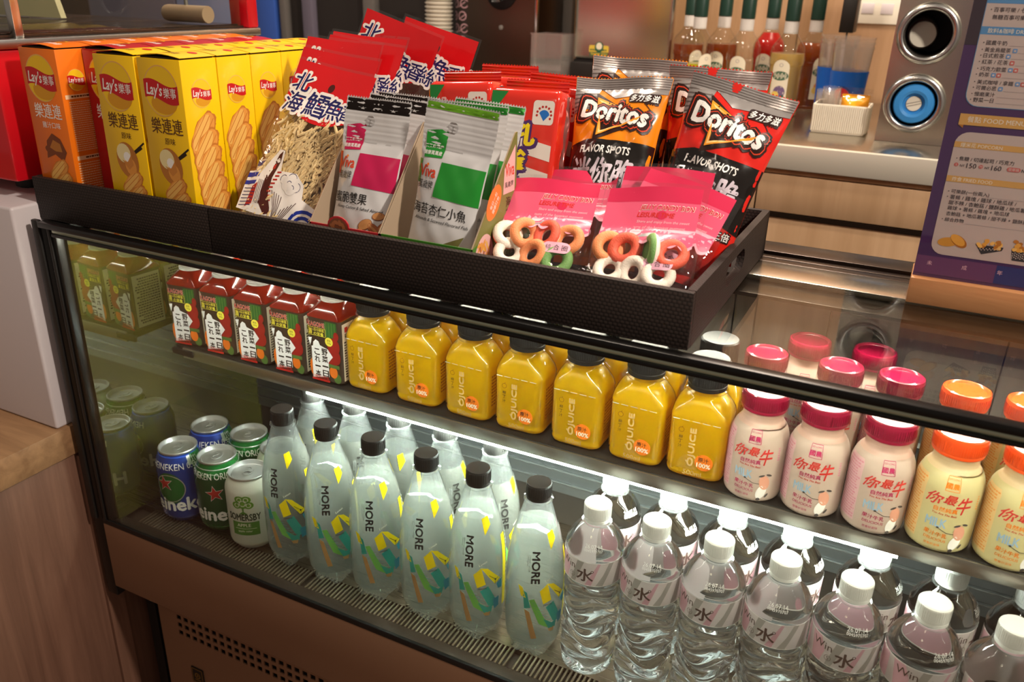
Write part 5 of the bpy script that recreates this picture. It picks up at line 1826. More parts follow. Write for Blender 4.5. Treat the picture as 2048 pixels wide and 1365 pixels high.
def biscuit(label):
    w, d, h = 0.086, 0.042, 0.177
    t = thing('biscuit_pack', label, 'packet', (0, 0, 0), (0, 0, 0), 'red biscuit packs')
    rings = []
    for (z, k, kd) in ((0.0, 0.90, 0.75), (0.004, 0.98, 0.95), (0.012, 1, 1), (h - 0.012, 1, 1), (h - 0.004, 0.98, 0.93), (h, 0.92, 0.75)):
        rings.append([(x, y, z) for x, y, _ in sq_ring(w / 2 * k, d / 2 * kd, 0, 0.005, 3)])
    b = MB().loft(rings, 'wrap_red')
    o = b.build('wrapper', t, smooth=0.8)
    # foil end fins folded on the right side
    fin = MB()
    fin.grid(lambda i, j: Vector((w / 2 + 0.001 + 0.012 * j, (i - 0.5) * d * (1 - 0.35 * j) + 0.0025 * sin(i * 9), 0.006 + (h - 0.012) * i * 0 + (h - 0.012) * 0.5)), 1, 1, 'wrap_foil') if False else None
    fin.grid(lambda i, j: Vector((w / 2 - 0.001 + 0.0060 * i + 0.0016 * sin(j * 23 + i * 3), 0.004 * sin(i * 2.2) + 0.0018 * sin(j * 31), 0.004 + (h - 0.008) * j)), 5, 28, 'wrap_foil')
    fin.build('end_fin', t, smooth=1.5)
    f2 = MB()
    f2.grid(lambda i, j: Vector((-w / 2 + 0.004 + (w - 0.008) * i, 0.012 + 0.0010 * sin(j * 28), h - 0.002 + 0.016 * j + 0.0008 * (1 if round(i * 40) % 2 else -1) * (j > 0.99))), 40, 14, 'wrap_red')
    f2.build('top_fin', t, smooth=1.5)
    f = plane_fn((0, -d / 2, 0), (1, 0, 0), (0, 0, 1), (0, -1, 0))
    P = Print()
    hw = w / 2 - 0.004
    P.poly([(-hw, h - 0.014), (-hw, h - 0.004), (-hw + 0.020, h - 0.004), (-hw + 0.010, h - 0.018), (-hw + 0.002, h - 0.030)], 'ink_bgreen', 1)
    for (z0, z1) in ((0.104, 0.121), (0.074, 0.091), (0.036, 0.060)):
        P.poly([(-hw, z0 + 0.012), (hw, z0 - 0.004), (hw, z1 - 0.004), (-hw, z1 + 0.012)], 'wrap_white', 1)
    P.rrect(hw - 0.026, h - 0.038, hw - 0.001, h - 0.012, 0.004, 'wrap_white', 2)
    for k in range(9):
        a = -0.5 + k * pi * 1.2 / 8
        P.ell(hw - 0.0125 + 0.0085 * cos(a), h - 0.0270 + 0.0085 * sin(a), 0.0014, 0.0014, 'ink_red', 3, 8)
    P.poly([(hw - 0.0125, h - 0.034)] + [(hw - 0.0125 + 0.0065 * cos(0.2 + k * 0.35), h - 0.0285 + 0.0065 * sin(0.2 + k * 0.35)) for k in range(8)], 'ink_peacock', 3)
    P.rrect(-hw + 0.016, h - 0.040, -hw + 0.023, h - 0.018, 0.002, 'board_pink', 2).fine(-hw + 0.017, h - 0.039, -hw + 0.022, h - 0.019, 'ink_red', 3, 4, 3)
    for bold, L, col, g in ((0.10, 3, 'ink_purple', 0.004), (0.05, 5, 'ink_bright_yellow', 0)):
        for k, ch in enumerate('孔雀餅乾'):
            P.text(ch, 0.004 - 0.0105 * k * 0.75, h - 0.050 - 0.0275 * k, col, L, h=0.0225 + g, w=0.027 + g, bold=bold, rot=0.08, shear=0.1)
    for k, ch in enumerate('PEACOCK'):
        P.text(ch, -0.024 - 0.003 * k, h - 0.044 - 0.011 * k, 'ink_black', 3, h=0.0032, rot=-1.2)
    P.poly([(0.010, 0.022), (0.022, 0.028), (0.036, 0.022), (0.032, 0.008), (0.014, 0.008)], 'ink_bgreen', 2)
    P.build('front_print', t, f, 0.05, 0.00006)
    P = Print()
    P.text('孔雀餅乾', 0.004, 0.0, 'ink_bright_yellow', 1, w=0.050, bold=0.05).poly([(-hw, -0.02), (-hw, 0.02), (-hw + 0.016, 0.02), (-hw + 0.008, -0.02)], 'ink_bgreen', 1).rrect(hw - 0.018, -0.010, hw - 0.003, 0.006, 0.003, 'wrap_white', 1).ell(hw - 0.0105, -0.002, 0.005, 0.004, 'ink_peacock', 2)
    P.build('top_print', t, plane_fn((0, 0, h), (0.88, 0, 0), (0, 0.7, 0), (0, 0, 1)), 0.05, 0.00006)
    return t


b1 = biscuit('red biscuit pack with yellow characters standing next to the orange crisp bag')
place(b1, (0.5770, 0.1760, 0.4625), (0.5730, 0.2160, 0.6200), (1, 0.0, -0.03))
o = dup(b1, 'red biscuit pack just behind the green topped almond bags')
place(o, (0.4870, 0.2200, 0.4600), (0.4750, 0.2440, 0.6200), (1, 0.0, 0.02))
o = dup(b1, 'red biscuit pack with raised top seal in the back row')
place(o, (0.5000, 0.2860, 0.4620), (0.4970, 0.3000, 0.6220), (1, 0.0, -0.08))
o = dup(b1, 'red biscuit pack squeezed between two others and the orange bag')
place(o, (0.5720, 0.2480, 0.4600), (0.5760, 0.2700, 0.6080), (1, 0.0, -0.05))

# ---------------------------------------------------------------- orange and red crisp bags
mat('bag_orange', '#ef8a12', 0.2, coat=0.7)
mat('bag_red', '#d9241a', 0.2, coat=0.7)
mat('bag_black', '#17120f', 0.22, coat=0.6)
mat('foil_grey', '#b8b2ae', 0.25, metal=0.6)
mat('foil_stripe', '#6d6460', 0.3, metal=0.4)
mat('ink_flame', '#f7a02a', 0.35)
mat('ink_flame_light', '#ffd78a', 0.35)
mat('ink_lilac', '#d9ced8', 0.35)
mat('ink_logo_dark', '#2a100a', 0.35)


def crisp(label, kind, seed, group):
    w, h = 0.113, 0.212
    t = thing('crisp_bag', label, 'bag', (0, 0, 0), (0, 0, 0), group)
    S, F = bag_surf(w, h, 0.023, 0.010, 0.015, lambda s: 1 - 0.16 * sin(pi * min(1, max(0, s))) ** 1.1 - 0.16 * max(0, 1 - s / 0.6) ** 1.5, 0.0022, seed, 0.006, 0.55)
    body = 'bag_' + kind
    bag_mesh(S, w, h, body, 30, 46, 0.0010, 30, body).build('bag_film', t, smooth=3.2)
    P = Print()
    hw = w / 2
    P.rect(-hw + 0.0005, h - 0.013, hw - 0.0005, h - 0.0006, 'foil_grey', 1)
    for k in range(5):
        P.line([(-hw + 0.001, h - 0.002 - k * 0.0026), (hw - 0.001, h - 0.0026 - k * 0.0026)], 0.0008, 'foil_stripe', 2)
    P.poly([(-hw + 0.0005, h - 0.013), (-0.026, h - 0.013), (-0.030, h - 0.038), (-hw + 0.0005, h - 0.044)], 'foil_grey', 1)
    for k in range(6):
        P.line([(-hw + 0.001, h - 0.017 - k * 0.0048), (-0.0275 - k * 0.0006, h - 0.015 - k * 0.0044)], 0.0013, 'foil_stripe', 2)
    P.poly([(-0.026, h - 0.013), (hw - 0.001, h - 0.013), (hw - 0.001, h - 0.019), (-0.004, h - 0.026)], 'foil_grey', 1)
    # dark lower band
    P.poly([(-hw + 0.0005, 0.130), (-0.028, 0.137), (hw - 0.0005, 0.135), (hw - 0.0005, 0.064), (0.030, 0.072), (0.010, 0.056), (-hw + 0.0005, 0.060)], 'bag_black', 1)
    P.poly([(-hw, 0.078), (-0.044, 0.086), (-0.030, 0.072), (-hw, 0.062)], body, 2)
    # triangle
    P.poly([(-0.030, h - 0.018), (0.036, 0.158), (-0.022, 0.134), (-0.020, 0.164)], 'ink_logo_dark', 2)
    P.poly([(-0.0265, h - 0.0245), (0.004, h - 0.036), (0.000, h - 0.0385), (-0.0195, h - 0.0315), (-0.0205, h - 0.044), (-0.0230, h - 0.046)], 'ink_flame', 3).poly([(-0.0245, h - 0.0275), (-0.006, h - 0.0350), (-0.0205, h - 0.0310)], 'ink_flame_light', 4)
    P.poly([(-0.0185, 0.166), (-0.0145, 0.154), (-0.0135, 0.1465), (0.030, 0.1605), (0.034, 0.1655), (-0.018, 0.141)], 'ink_flame', 8).poly([(-0.0165, 0.160), (-0.0160, 0.1435), (0.010, 0.1535), (-0.0145, 0.1465)], 'ink_flame_light', 9)
    for bold, col, L, gx, gy in ((0.12, 'ink_logo_dark', 4, 0.010, 0.008), (0.09, 'ink_viva_red', 5, 0.007, 0.0055), (0.08, 'ink_logo_dark', 6, 0.0055, 0.004), (0.045, 'white_ink', 7, 0, 0)):
        P.text('Doritos', 0.0, 0.1685, col, L, w=0.084 + gx, h=0.0200 + gy, bold=bold, rot=-0.12)
    P.rrect(0.014, 0.1805, 0.050, 0.1915, 0.003, 'ink_logo_dark', 3)
    P.text('多力多滋', 0.032, 0.1860, 'white_ink', 4, w=0.033, h=0.0085, bold=0.03, shear=0.15)
    P.text('FLAVOR SHOTS', -0.003, 0.1255, 'white_ink', 3, w=0.066, h=0.0080, bold=0.03, shear=0.15)
    P.text('迷你脆', -0.003, 0.0995, 'ink_lilac', 3, w=0.086, h=0.0330, bold=0.040, shear=0.12)
    P.text('美味三倍', 0.030, 0.0600, 'ink_logo_dark', 3, w=0.040, h=0.0100, bold=0.09).text('美味三倍', 0.030, 0.0600, 'white_ink', 4, w=0.038, h=0.0085, bold=0.03)
    P.line([(0.028, h - 0.026), (0.050, h - 0.046)], 0.0008, 'ink_logo_dark', 2).fine(0.034, h - 0.034, 0.052, h - 0.030, 'ink_logo_dark', 2, 1, 2)
    P.build('bag_print', t, F, 0.006, 0.0001, 0.0005)
    return t


d1 = crisp('orange crisp bag with dark triangle logo, front one of the two', 'orange', 21, 'orange crisp bags')
place(d1, (0.6765, 0.1700, 0.4590), (0.6665, 0.2580, 0.6540), (1, 0.02, 0.02))
o = dup(d1, 'orange crisp bag standing behind its twin, top seal turned up')
place(o, (0.6640, 0.2560, 0.4640), (0.6655, 0.3080, 0.6660), (1, 0.1, 0.14))
d2 = crisp('red crisp bag with dark triangle logo, in front at the right end', 'red', 22, 'red crisp bags')
place(d2, (0.7650, 0.1780, 0.4560), (0.8030, 0.2440, 0.6560), (1, 0.02, -0.22))
o = dup(d2, 'red crisp bag half hidden behind the front red bag')
place(o, (0.7620, 0.2560, 0.4570), (0.7620, 0.2960, 0.6600), (1, 0.0, 0.02))

# ---------------------------------------------------------------- pink gummy ring bags
mat('header_pink', '#e85c7c', 0.3, coat=0.4)
mat('header_deep', '#d42a52', 0.3, coat=0.4)
mat('scallop_pink', '#f0a5b5', 0.4)
mat('ink_tomato', '#d62a22', 0.4)
mat('ink_pale_pink', '#f4c3cc', 0.4)
mat('gummy_white', '#fbeedd', 0.55)
mat('gummy_red', '#f0654a', 0.5)
mat('gummy_orange', '#f79a62', 0.5)
mat('gummy_green', '#7fae62', 0.5)
for nm_ in ('gummy_white', 'gummy_red', 'gummy_orange', 'gummy_green'):
    add_noise_bump(M[nm_], 900, 0.6, 0.001)
mat('sticker_pink', '#f0b5c8', 0.4)


def ring_mesh(top, bot):
    b = MB()
    n, k2 = 22, 10
    R0, r0 = 0.0108, 0.0054
    vs, fs = [], []
    for i in range(n):
        a = 2 * pi * i / n
        for j in range(k2):
            c = 2 * pi * j / k2
            vs.append(((R0 + r0 * cos(c)) * cos(a), r0 * sin(c) * 0.95, (R0 * 1.12 + r0 * cos(c)) * sin(a)))
    ft, fb = [], []
    for i in range(n):
        for j in range(k2):
            f = (i * k2 + j, i * k2 + (j + 1) % k2, ((i + 1) % n) * k2 + (j + 1) % k2, ((i + 1) % n) * k2 + j)
            (ft if sin(2 * pi * (j + 0.5) / k2) < 0.1 else fb).append(f)
    b.add(vs, ft, top)
    k = len(b.v)
    mi = b.mi(bot)
    for f in fb:
        b.f.append(list(f))
        b.m.append(mi)
    return b.mesh('gummy_ring', smooth=3.2)


RM = [ring_mesh('gummy_white', 'gummy_red'), ring_mesh('gummy_red', 'gummy_white'), ring_mesh('gummy_orange', 'gummy_white'), ring_mesh('gummy_white', 'gummy_green'), ring_mesh('gummy_green', 'gummy_white')]


def candy(label, w, h, seed, rings):
    t = thing('gummy_bag', label, 'bag', (0, 0, 0), (0, 0, 0), 'pink gummy ring bags')
    S, F = bag_surf(w, h, 0.0125, 0.007, 0.050, None, 0.0012, seed, 0.004, 0.6)
    bag_mesh(S, w, h, 'film', 26, 34).build('clear_film', t, smooth=3.2)
    P = Print()
    hw = w / 2
    z0 = 0.080
    edge, pale = [], []
    for k in range(57):
        x = -hw + 0.006 + (w - 0.012) * k / 56
        s_ = abs(sin(pi * (k / 8)))
        edge.append((x, z0 - 0.0050 * s_ + 0.010 * (0.5 - k / 56)))
        pale.append((x, z0 - 0.0036 - 0.0050 * s_ + 0.010 * (0.5 - k / 56)))
    P.poly(pale + [(hw - 0.006, h - 0.004), (-hw + 0.006, h - 0.004)], 'scallop_pink', 0)
    P.poly(edge + [(hw - 0.006, h - 0.004), (-hw + 0.006, h - 0.004)], 'header_pink', 1)
    P.rect(-hw + 0.006, h - 0.020, hw - 0.006, h - 0.004, 'header_deep', 2)
    P.ell(0.012, h - 0.034, 0.0052, 0.0044, 'header_deep', 3, 18)
    P.text('JELLY CANDY BON', 0.016, 0.1130, 'white_ink', 3, w=0.0540, h=0.0070, bold=0.035, shear=0.25).text('JELLY CANDY BON', 0.016, 0.1130, 'ink_tomato', 5, w=0.0535, h=0.0062, bold=0.015, shear=0.25)
    P.text('LEISURE TIME', 0.006, 0.1060, 'ink_tomato', 3, w=0.0370, h=0.0048, bold=0.03, shear=0.25)
    P.text('Share and enjoy from the sweet', 0.014, 0.0985, 'ink_pale_pink', 3, w=0.052, shear=0.25).text('taste of the happiest moment.', 0.011, 0.0925, 'ink_pale_pink', 3, w=0.052, shear=0.25)
    P.rrect(0.006, 0.0450, 0.034, 0.0570, 0.0055, 'sticker_pink', 3).text('綜 合 圈', 0.020, 0.0510, 'ink_black', 4, w=0.0225, bold=0.01)
    # racket and ball
    P.line([(-0.022, 0.0760), (-0.004, 0.0800)], 0.0016, 'fold_grey', 3).ell(0.003, 0.0825, 0.0085, 0.0022, 'fold_grey', 3, 16, 0.25).ell(-0.010, 0.0860, 0.0058, 0.0042, 'ink_pale_pink', 4, 18).line([(-0.0145, 0.0865), (-0.0055, 0.0860)], 0.0004, 'header_deep', 5)
    P.build('bag_print', t, F, 0.007, 0.00008, 0.0005)
    R = random.Random(seed)
    for (x, z, a, tilt, k) in rings:
        o = bpy.data.objects.new('gummy_ring', RM[k])
        COL.objects.link(o)
        o.parent = t
        o.location = (x * 0.82, -0.0056 + R.uniform(-0.001, 0.001), z + 0.024)
        o.rotation_euler = (R.uniform(-0.25, 0.25), a, tilt)
    return t


ringsA = [(-0.033, 0.020, 0.3, 0.1, 0), (-0.004, 0.019, 0.0, -0.1, 0), (0.026, 0.018, 0.5, 0.2, 0), (-0.020, 0.043, 0.7, 0.2, 1), (0.012, 0.042, 0.2, -1.0, 4), (0.036, 0.040, 1.0, 0.1, 1), (-0.040, 0.044, 0.4, 0.5, 2)]
ringsB = [(-0.036, 0.020, 0.3, 0.3, 0), (-0.006, 0.020, 0.9, -0.1, 2), (0.026, 0.016, 0.5, 0.2, 4), (-0.022, 0.043, 0.2, 0.6, 2), (0.006, 0.043, 0.2, -0.3, 1), (0.034, 0.040, 1.0, 0.1, 2), (-0.044, 0.040, 0.4, 0.5, 0)]
g2 = candy('pink gummy ring bag in the front right of the tray, white rings in view', 0.106, 0.140, 31, ringsA)
place(g2, (0.7630, 0.0440, 0.4590), (0.7510, 0.1320, 0.5660), (1, 0.0, 0.06))
g1 = candy('pink gummy ring bag in front beside the display carton, orange rings in view', 0.106, 0.138, 32, ringsB)
place(g1, (0.6570, 0.0460, 0.4590), (0.6440, 0.1310, 0.5500), (1, 0.0, -0.07))
o = dup(g1, 'pink gummy ring bag behind the two front bags, hang hole in view', skip=('gummy_ring',))
place(o, (0.6600, 0.0980, 0.4620), (0.6440, 0.1900, 0.5560), (1, 0.0, 0.07))
o = dup(g2, 'pink gummy ring bag behind the front right bag, only its top edge in view', skip=('gummy_ring',))
place(o, (0.7520, 0.1100, 0.4580), (0.7490, 0.1760, 0.5640), (1, 0.0, 0.0))
o = dup(g2, 'pink gummy ring bag leaning on the right end wall of the tray', skip=('gummy_ring',))
place(o, (0.7500, 0.0780, 0.4640), (0.7740, 0.1480, 0.5480), (1, 0.08, -0.05))
# ================================================================== menu board on the fridge
mat('sheet_purple', '#4b2a5c', 0.3, coat=0.3)
mat('sheet_violet', '#6b3a66', 0.35)
mat('sheet_blue', '#2c3270', 0.35)
mat('sheet_dark', '#3a2c36', 0.35)
mat('panel_cream', '#cbb8ae', 0.5)
mat('banner_blue', '#5a93c2', 0.4)
mat('banner_gold', '#d9a75a', 0.4)
mat('ink_menu', '#3d3338', 0.5)
mat('ink_menu_line', '#8d8286', 0.5)
mat('icon_blue', '#6b9acb', 0.4)
mat('icon_red', '#d0625c', 0.4)
mat('food_gold', '#d99a3a', 0.5)
mat('food_deep', '#b56f20', 0.5)
mat('check_dark', '#3a3538', 0.5)
thin_clear('acrylic', (0.97, 0.97, 0.98), 1.0, 1.49)
mn = thing('menu_stand', 'purple printed drinks and food menu board in a wooden base on the fridge', 'menu', (0.9925, 0.262, TOPZ + 0.0005))
MB().box((0.0, 0.003, 0.0), (0.34, 0.060, 0.0275), 'wood_beech').build('wooden_base', mn, bevel=0.0012)
bx0, bz0 = 0.0010, 0.0275
sh_ = MB().box((bx0, 0.0135, bz0), (0.335, 0.0150, 0.56), 'sheet_purple').build('menu_sheet', mn)
MB().box((bx0, 0.0112, bz0 - 0.004), (0.335, 0.0130, 0.562), 'acrylic').build('acrylic_front', mn)
MB().box((bx0, 0.0155, bz0 - 0.004), (0.335, 0.0173, 0.562), 'acrylic').build('acrylic_back', mn)
P = Print()
zb = TOPZ + 0.0005


def Zm(z):
    return z - zb


def Xm(x):
    return x - 0.9925


P.rect(0.0012, Zm(0.478), 0.334, Zm(0.497), 'sheet_violet', 0).rect(0.075, Zm(0.478), 0.334, Zm(0.497), 'sheet_blue', 1)
P.rect(0.0012, Zm(0.703), 0.0125, Zm(0.99), 'sheet_dark', 0)
P.rrect(Xm(1.0044), Zm(0.500), 0.33, Zm(0.6235), 0.012, 'panel_cream', 1)
P.rrect(Xm(1.0044), Zm(0.6475), 0.33, Zm(0.99), 0.012, 'banner_blue', 1).rrect(Xm(1.0049), Zm(0.6480), 0.33, Zm(0.99), 0.0118, 'panel_cream', 2)
P.rect(Xm(1.0049), Zm(0.7125), 0.33, Zm(0.7195), 'banner_blue', 3).rect(Xm(1.0049), Zm(0.7395), 0.33, Zm(0.7450), 'banner_blue', 3)
P.poly([(Xm(1.0040), Zm(0.6300)), (0.33, Zm(0.6300)), (0.33, Zm(0.6405)), (Xm(1.0040), Zm(0.6405))], 'banner_gold', 3).poly([(Xm(1.0040), Zm(0.6300)), (Xm(1.0085), Zm(0.6300)), (Xm(1.0085), Zm(0.6270))], 'food_deep', 3)
P.rect(Xm(1.0046), Zm(0.6085), 0.33, Zm(0.6140), 'banner_gold', 3).rect(Xm(1.0046), Zm(0.5747), 0.33, Zm(0.5807), 'banner_gold', 3)
P.text('餐點 FOOD MENU', Xm(1.0110), Zm(0.6355), 'ink_cream', 4, h=0.0056, bold=0.008, al='L')
P.text('飲料&咖啡 DRINKS & COFFEE', Xm(1.0105), Zm(0.7160), 'ink_cream', 4, h=0.0044, bold=0.008, al='L')
P.text('爆米花 POPCORN', Xm(1.0102), Zm(0.6112), 'ink_cream', 4, h=0.0042, bold=0.008, al='L')
P.text('炸食 FRIED FOOD', Xm(1.0095), Zm(0.5777), 'ink_cream', 4, h=0.0042, bold=0.008, al='L')
lines = [('百事可樂 / 七喜 / 美年達', 0.7342, 0), ('無糖百事可樂 / 冰火', 0.7278, 0)]
dr = [('國農牛奶', 0.7055, ''), ('黃金烏龍茶', 0.6994, 'b'), ('日式煎茶', 0.6942, 'b'), ('紅茶 / 花茶', 0.6886, 'r'), ('巧克力歐蕾', 0.6824, 'br'), ('奶茶', 0.6771, 'br'), ('美式咖啡 / 拿鐵', 0.6704, 'br'), ('可爾必思', 0.6651, 'b'), ('慢磨果汁', 0.6594, ''), ('野菜一日', 0.6540, '')]
for s_, z, _ in lines:
    P.text(s_, Xm(1.0118), Zm(z), 'ink_menu', 4, h=0.0042, bold=0.008, al='L')
P.ell(Xm(1.0096), Zm(0.7342), 0.0005, 0.0005, 'ink_menu', 4, 8)
for s_, z, ic in dr:
    wdt = len(s_.replace(' / ', '/')) * 0.0043
    P.text(s_, Xm(1.0118), Zm(z), 'ink_menu', 4, w=wdt, bold=0.008, al='L').ell(Xm(1.0096), Zm(z), 0.0005, 0.0005, 'ink_menu', 4, 8)
    x = Xm(1.0118) + wdt + 0.0015
    for c in ic:
        P.rrect(x, Zm(z) - 0.0020, x + 0.0038, Zm(z) + 0.0018, 0.0008, 'icon_blue' if c == 'b' else 'icon_red', 4).rect(x + 0.0010, Zm(z) - 0.0010, x + 0.0028, Zm(z) + 0.0006, 'panel_cream', 5)
        x += 0.0044
    P.rect(x + 0.0004, Zm(z) - 0.0022, 0.30, Zm(z) - 0.0020, 'ink_menu_line', 4)
P.text('焦糖 / 切達起司 / 巧克力', Xm(1.0118), Zm(0.5980), 'ink_menu', 4, h=0.0042, bold=0.008, al='L').ell(Xm(1.0096), Zm(0.5980), 0.0005, 0.0005, 'ink_menu', 4, 8)
for (x, c, s_) in ((1.0103, 'S', '150'), (1.0320, 'M', '160')):
    P.ell(Xm(x), Zm(0.5918), 0.0019, 0.0019, 'icon_red', 4, 14).text(c, Xm(x), Zm(0.5918), 'panel_cream', 5, h=0.0022)
    P.text('NT.', Xm(x + 0.0058), Zm(0.5912), 'ink_menu', 4, w=0.0046, bold=0.008).text(s_, Xm(x + 0.0135), Zm(0.5918), 'ink_menu', 4, w=0.0085, bold=0.008)
P.rrect(Xm(1.0545), Zm(0.5900), Xm(1.0660), Zm(0.5940), 0.0018, 'icon_red', 4).text('豪華桶', Xm(1.0602), Zm(0.5920), 'panel_cream', 5, w=0.0090).text('NT.180', Xm(1.0735), Zm(0.5918), 'ink_menu', 4, w=0.013, bold=0.008)
for s_, z in (('可樂餅(一份兩入)', 0.5652), ('薯條 / 雞塊 / 雞球 / 地瓜球 /', 0.5598), ('甜不辣 / 杏鮑菇 / 鹽酥雞 / 地瓜薯條', 0.5543), ('雞球 + 薯條 / 雞塊 + 地瓜球', 0.5488), ('杏鮑菇 + 地瓜薯條 / 甜不辣 + 鹽酥雞', 0.5430), ('綜合炸物', 0.5368)):
    n_ch = sum(1 if ord(c) > 255 else 0.42 for c in s_)
    P.text(s_, Xm(1.0115), Zm(z), 'ink_menu', 4, w=n_ch * 0.0043, bold=0.008, al='L')
for z in (0.5652, 0.5598, 0.5368):
    P.ell(Xm(1.0092), Zm(z), 0.0005, 0.0005, 'ink_menu', 4, 8)
P.rect(Xm(1.0425), Zm(0.5628), 0.30, Zm(0.5630), 'ink_menu_line', 4).rect(Xm(1.0305), Zm(0.5344), 0.30, Zm(0.5346), 'ink_menu_line', 4)
P.ell(Xm(1.0190), Zm(0.5140), 0.0095, 0.0048, 'food_gold', 4, 18, 0.15).ell(Xm(1.0285), Zm(0.5160), 0.0090, 0.0050, 'food_deep', 4, 18, -0.6).ell(Xm(1.0275), Zm(0.5170), 0.0080, 0.0042, 'food_gold', 5, 18, -0.6)
P.poly([(Xm(1.0440), Zm(0.5155)), (Xm(1.0510), Zm(0.5060)), (Xm(1.0680), Zm(0.5120)), (Xm(1.0690), Zm(0.5155))], 'check_dark', 4)
R = random.Random(4)
for k in range(16):
    P.ell(Xm(R.uniform(1.0465, 1.0660)), Zm(R.uniform(0.5140, 0.5205)), 0.0024, 0.0018, R.choice(['food_gold', 'food_deep', 'chip_pale']), 5 + k % 2, 8, R.uniform(0, 3))
for k in range(14):
    P.rect(Xm(1.0470 + 0.0014 * k), Zm(0.5095 + 0.0012 * (k % 2) + 0.0002 * k), Xm(1.0477 + 0.0014 * k), Zm(0.5106 + 0.0012 * (k % 2) + 0.0002 * k), 'panel_cream', 5)
P.poly([(Xm(1.0760), Zm(0.5150)), (Xm(1.0785), Zm(0.5040)), (Xm(1.0910), Zm(0.5040)), (Xm(1.0935), Zm(0.5150))], 'check_dark', 4)
for k in range(18):
    P.ell(Xm(R.uniform(1.0765, 1.0930)), Zm(R.uniform(0.5145, 0.5235)), 0.0022, 0.0019, R.choice(['food_gold', 'food_deep', 'chip_pale']), 5 + k % 2, 8)
for k in range(24):
    P.rect(Xm(1.0775 + 0.0018 * (k % 8)), Zm(0.5060 + 0.0022 * (k // 8) + 0.0010 * (k % 2)), Xm(1.0784 + 0.0018 * (k % 8)), Zm(0.5070 + 0.0022 * (k // 8) + 0.0010 * (k % 2)), 'panel_cream', 5)
for x, ch in ((1.0069, '未'), (1.0392, '成'), (1.0713, '年'), (1.1030, '請')):
    P.text(ch, Xm(x), Zm(0.4897), 'ink_pale_pink', 3, h=0.0048)
P.build('menu_print', sh_, plane_fn((0, 0.0135, 0), (1, 0, 0), (0, 0, 1), (0, -1, 0)), 0.2, 0.00006)

# ================================================================== things on the back counter
CZ = 0.4925
# cup dispenser
mat('dark_hole', '#1c1915', 0.4)
mat('blue_plastic', '#2f7fc2', 0.4)
mat('paper_cup', '#cfc8b8', 0.6)
mat('paper_cup_red', '#b5605a', 0.6)
cdp = thing('cup_dispenser', 'upright steel cup dispenser with two round cup openings', 'dispenser', (0.886, 1.062, CZ))
mtx = Matrix.Identity(4)
circ = lambda cx, cz, r, n=40: [(cx + r * cos(2 * pi * k / n), cz + r * sin(2 * pi * k / n)) for k in range(n)]
c_u, c_l = (0.0545, 0.1895), (0.0545, 0.0705)
MB().prism([[(0, 0), (0.155, 0), (0.155, 0.42), (0, 0.42)], circ(*c_u, 0.040), circ(*c_l, 0.040), circ(0.0545, 0.3085, 0.040)], 0.002, 'steel_upright').build('front_plate', cdp)
MB().box((0, 0.002, 0.0), (0.0015, 0.30, 0.42), 'steel_upright').box((0.1535, 0.002, 0.0), (0.155, 0.30, 0.42), 'steel_upright').box((0, 0.298, 0), (0.155, 0.30, 0.42), 'steel_upright').box((0, 0.002, 0.418), (0.155, 0.30, 0.42), 'steel_upright').build('housing', cdp)
for (cx, cz), nm in ((c_u, 'upper'), (c_l, 'lower'), ((0.0545, 0.3085), 'top')):
    m4 = Matrix.Translation((cx, 0, cz)) @ Matrix.Rotation(pi / 2, 4, 'X')
    rg = MB().lathe([(0.0385, -0.002), (0.0385, 0.008), (0.0405, 0.0112), (0.0455, 0.0118), (0.0500, 0.0085), (0.0520, 0.0), (0.0505, -0.001)], 56, 'chrome_soft', m4, caps=False).build('ring', cdp, smooth=0.9)
    MB().lathe([(0.0385, 0.004), (0.0380, -0.16), (0.0, -0.16)], 40, 'dark_hole', m4, caps=False).build('tube', rg, smooth=0.6)
    if nm == 'lower':
        MB().lathe([(0.0, 0.001), (0.0135, 0.001), (0.0140, 0.002), (0.0170, 0.002), (0.0185, 0.0085), (0.0235, 0.0105), (0.0325, 0.0085), (0.0345, 0.003), (0.0335, -0.010), (0.0, -0.010)][::-1], 44, 'blue_plastic', m4, caps=False).build('blue_cup_ring', cdp, smooth=0.6)
        MB().lathe([(0.0, 0.003), (0.0128, 0.003), (0.0130, 0.0015)][::-1], 28, 'paper_cup', m4, caps=False).build('spring_disc', cdp)
        for s_ in (-1, 1):
            MB().box((-0.0120, -0.0004 + s_ * 0.0022, 0.0032), (0.0120, 0.0004 + s_ * 0.0022, 0.0036), 'grey_frame', m4 @ Matrix.Rotation(0.3, 4, 'Z')).build('disc_line', cdp)
    else:
        m5 = m4 @ Matrix.Translation((-0.006, -0.003, 0)) @ Matrix.Rotation(0.10, 4, 'Y')
        cu = MB().lathe([(0.0, -0.035), (0.0215, -0.035), (0.0225, -0.0365), (0.0320, -0.120)], 40, 'paper_cup', m5, caps=False).build('paper_cup', cdp, smooth=0.5)
        MB().lathe([(0.0232, -0.0420), (0.0262, -0.0700)], 40, 'paper_cup_red', m5, caps=False).build('cup_print', cu, smooth=0.9)

